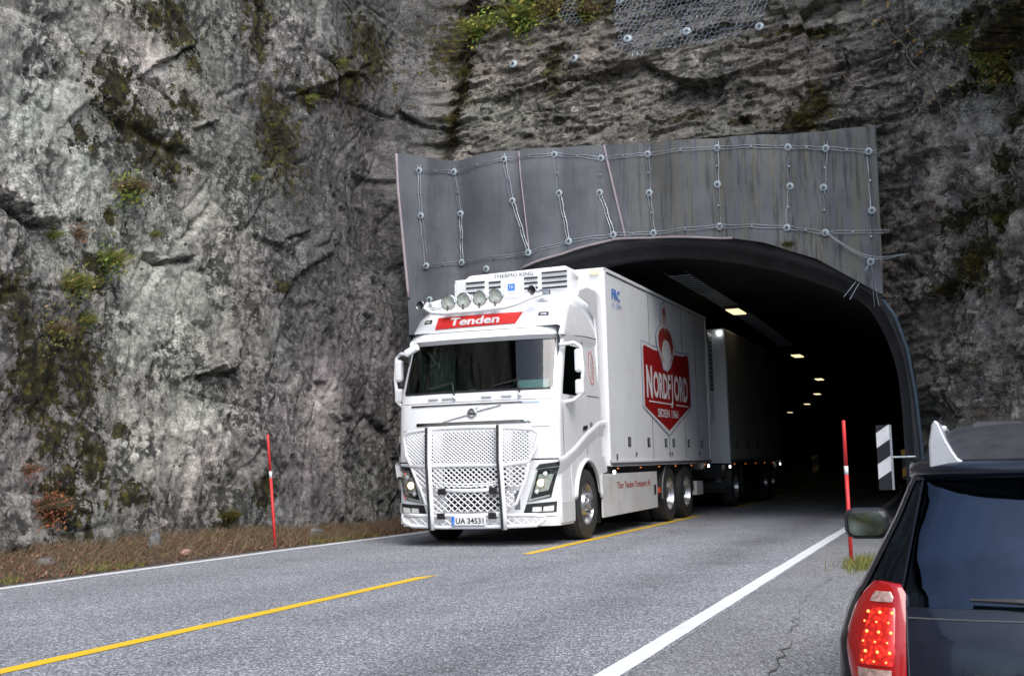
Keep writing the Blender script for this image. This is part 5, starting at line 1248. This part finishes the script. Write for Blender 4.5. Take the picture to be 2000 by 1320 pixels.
m = MB(); m.grid(CG, skip=carskip)
m.build('body', 'cabpaint', car, smooth=True).modifiers.new('split', 'EDGE_SPLIT').split_angle = R_(32)
m = MB(); CTG = [CG[-1]]+[cring(c[0]) for c in CT]; m.grid(CTG); m.add(CTG[-1], [tuple(range(cn))]); m.build('roof', 'roofdust', car, smooth=True)
m = MB(); m.grid([[(p[0], p[1]+.008, p[2]) for p in CG[i][cm-kr:cm+kr+1]] for i in range(w0, w1+1)]); m.build('rear_window', 'ravglass', car, smooth=True)
for s in (-1, 1):
    a0 = cm+ka if s > 0 else cm-kb
    m = MB(); m.grid([[(p[0]-s*.008, p[1], p[2]) for p in CG[i][a0:a0+(kb-ka)+1]] for i in range(zz.index(1.09), w1+1)]); m.build('side_glass', 'ravglass', car)
# interior
m = MB(); m.grid([[(p[0]*.93, p[1]*.96+.09, p[2]) for p in CG[i]] for i in (0, 10, 14)]); m.add([(x*.93, y*.96+.09, .85) for x, y, z in CG[10]], [tuple(range(cn))]); m.build('inner_shell', 'interior', car)
M['greyseat'] = simple('grey_seat_fabric', (.16, .18, .2), .9)
for x in (-.42, .12, .5):
    m = MB(); m.box((x, 1.35, .98), (.42, .14, .5)); m.box((x, 1.33, 1.30), (.24, .1, .17)); m.build('rear_seat', 'greyseat', car, bevel=.05)
for x in (-.38, .38):
    m = MB(); m.box((x, 2.2, 1.0), (.48, .16, .6)); m.box((x, 2.2, 1.38), (.26, .1, .2)); m.build('front_seat', 'greyseat', car, bevel=.06)
def cy(x, z):
    y0, y1, w_, d = crp(z); q = min(1, abs(x)/w_); return y0+d*(1-(1-q**NC)**(1/NC))
def rpatch(name, corners, mat, off=.006, nx=8, nz=6, depth=.02, parent=car, **pr):
    (x0, z0), (x1, z1), (x2, z2), (x3, z3) = corners; G = []
    for j in range(nz+1):
        v_ = j/nz; xa, za, xb, zb_ = x0+(x3-x0)*v_, z0+(z3-z0)*v_, x1+(x2-x1)*v_, z1+(z2-z1)*v_
        G.append([(xa+(xb-xa)*i/nx, cy(xa+(xb-xa)*i/nx, za+(zb_-za)*i/nx)-off, za+(zb_-za)*i/nx) for i in range(nx+1)])
    m = MB(); m.grid(G, thick=(0, depth, 0)); return m.build(name, mat, parent, **pr)
for s in (-1, 1):
    F_ = lambda L: [(s*a_, b_) for a_, b_ in L]
    def lrows(name, rows, mat, off, parent, depth=.03):
        G = []
        for j in range(len(rows)-1):
            for q in range(3):
                t_ = q/3; z_, a_, b_ = [rows[j][k]*(1-t_)+rows[j+1][k]*t_ for k in range(3)]
                G.append([(s*(a_+(b_-a_)*i/10), cy(a_+(b_-a_)*i/10, z_)-off*(1-.75*abs(i/5-1)**3), z_) for i in range(11)])
        z_, a_, b_ = rows[-1]; G.append([(s*(a_+(b_-a_)*i/10), cy(a_+(b_-a_)*i/10, z_)-off*(1-.75*abs(i/5-1)**3), z_) for i in range(11)])
        m = MB(); m.grid(G, thick=(0, depth, 0)); o = m.build(name, mat, parent, smooth=True); o.modifiers.new('split', 'EDGE_SPLIT').split_angle = R_(50); return o
    tlamp = lrows('tail_lamp', [(.70, .715, .84), (.74, .712, .87), (.80, .71, .895), (.88, .708, .908), (.95, .706, .903), (1.02, .704, .878), (1.07, .702, .845), (1.10, .715, .815), (1.108, .77, .808)], 'lampred', .026, car)
    lrows('lit_panel', [(.845, .728, .885), (.90, .726, .882), (.95, .725, .87), (1.0, .724, .845), (1.028, .724, .83)], 'lampglow', .032, tlamp, .008)
    lrows('reversing_lens', [(.745, .735, .855), (.79, .733, .88), (.832, .732, .885)], 'lampclear', .031, tlamp, .01)
    lrows('clear_band', [(1.045, .726, .84), (1.062, .724, .83), (1.078, .735, .815)], 'lampclear', .031, tlamp, .006)
    for r_ in range(6):
        for c_ in range(3):
            z_ = 1.012-r_*.031; x_ = .748+c_*.040+(r_ % 2)*.010+(1.0-z_)*.10
            m = MB(); m.lathe([(.0055 if r_ % 2 == 0 else .0038, 0), (.001, -.004)], (s*x_, cy(x_, z_)-.034, z_), 'Y', 8); m.build('brake_led', 'lampled', tlamp)
    rpatch('pillar_strip', [(s*.72, 1.07), (s*.712, 1.07), (s*.622, 1.47), (s*.63, 1.47)], 'cabpaint', .008, 1, 12, .006)
    m = MB(); m.box((s*.565, 1.66, 1.635), (.035, 1.25, .028)); rl = m.build('roof_rail', 'silver', car, bevel=.01)
    m = MB(); A_ = [(.607, 1.455), (.605, 1.57), (.592, 1.64), (.580, 1.658), (.568, 1.648), (.545, 1.585), (.525, 1.545), (.51, 1.52), (.48, 1.50), (.48, 1.485), (.52, 1.47)]
    m.poly([(s*x, .44, z) for x, z in A_], (0, .62, .004)); m.build('rail_foot', 'silver', rl, bevel=.007)
    # door mirror
    m = MB(); m.box((s*1.02, 2.86, 1.165), (.24, .12, .17)); mr = m.build('door_mirror', 'dkplastic', car, bevel=.05)
    m = MB(); m.poly([(x*.094+s*.0, 0, z*.064) for x, z in [(math.copysign(abs(math.cos(k*math.pi/14))**.55, math.cos(k*math.pi/14)), math.copysign(abs(math.sin(k*math.pi/14))**.55, math.sin(k*math.pi/14))) for k in range(28)]], (0, .012, 0)); mg = m.build('mirror_glass', 'mirror', mr, loc=(s*1.02, 2.782, 1.165)); mg.rotation_euler = (R_(-5), 0, R_(4))
    m = MB(); m.box((s*.90, 2.9, 1.12), (.08, .06, .06)); m.build('mirror_foot', 'dkplastic', mr, bevel=.01)
    for y in (1.25, 2.0):
        m = MB(); m.tube([(s*.905, y-.09, .93), (s*.945, y-.07, .94), (s*.95, y+.07, .945), (s*.905, y+.09, .94)], .013, 6); m.build('door_handle', 'cabpaint', car, smooth=True)
    wheel(car, s*.80, .98, s, .345, 'rear', .22); wheel(car, s*.80, 3.5, s, .345, 'rear', .22)
    for y in (.98, 3.5):
        m = MB(); A = [(y+.42*math.cos(R_(a_)), .36+.40*math.sin(R_(a_))) for a_ in range(190, -11, -10)]
        m.grid([[(s*.93, a_, b_) for a_, b_ in A], [(s*.60, a_, b_) for a_, b_ in A]], thick=(0, 0, .02)); m.poly([(s*.912, a_, b_) for a_, b_ in A], (s*.004, 0, 0)); m.build('wheel_arch', 'dkplastic', car)
m = MB(); G = [[(x, cy(x, 1.465)-.12*(1-(x/.72)**4)-.0+dy, z) for x in np.linspace(-.68, .68, 21)] for dy, z in ((.12, 1.512), (.0, 1.482), (.01, 1.462), (.12, 1.44))]; m.grid(G, thick=(0, .03, .004)); m.build('spoiler', 'cabpaint', car, smooth=True)
for x0_ in (-.36, .36):
    m = MB(); m.poly([(x0_-.11, .92, 1.63), (x0_+.11, .92, 1.63), (x0_+.085, .95, 1.659), (x0_-.085, .95, 1.659)], (0, 1.1, .010)); m.build('roof_ridge', 'roofdust', car, bevel=.01)
rpatch('tailgate_seam', [(-.70, .995), (.70, .995), (.70, 1.0), (-.70, 1.0)], 'seam', .002, 16, 1, .006)
rpatch('tailgate_seam', [(-.703, .50), (-.698, .50), (-.699, 1.02), (-.704, 1.02)], 'seam', .003, 1, 10, .006)
m = MB(); m.tube([(.10, cy(.1, 1.04)-.02, 1.03), (-.12, cy(-.1, 1.05)-.04, 1.05), (-.36, cy(-.36, 1.06)-.035, 1.06), (-.50, cy(-.5, 1.06)-.03, 1.062)], [.022, .017, .011, .006], 6); m.build('rear_wiper', 'dkplastic', car)
rpatch('tailgate_handle', [(-.45, .79), (.45, .79), (.45, .83), (-.5, .835)], 'dkplastic', .018, 10, 1, .02); rpatch('plate_recess', [(-.30, .62), (.30, .62), (.30, .80), (-.30, .80)], 'gloss', .004, 6, 2, .01)
rpatch('rear_bumper', [(-.89, .36), (.89, .36), (.90, .62), (-.90, .62)], 'dkplastic', .035, 16, 4, .05, smooth=True)

# ------------------------------------------------------------------ forest behind the camera (seen in glass and mirrors)
fo = MB()
for k in range(190):
    x = random.uniform(-34, 40); y = random.uniform(-62, -26); h = random.uniform(7, 15)
    if -8 < x < -1.5 and y > -36: continue
    V_, F_ = leafcards(120, 1.3, (1.5, 1.5, h*.24)); V_ = [Vector((x+(v.x)*(1.15-max(-.1, (v.z+h*.5)/h)), y+v.y, max(.3, v.z+h*.5))) for v in V_]; fo.add(V_, F_)
    fo.tube([(x, y, -.5), (x, y, h*.9)], [.2, .04], 5)
tag(fo.build('forest', 'forest'), 'mixed autumn forest on the open side of the road facing the tunnel', 'forest', kind='stuff')
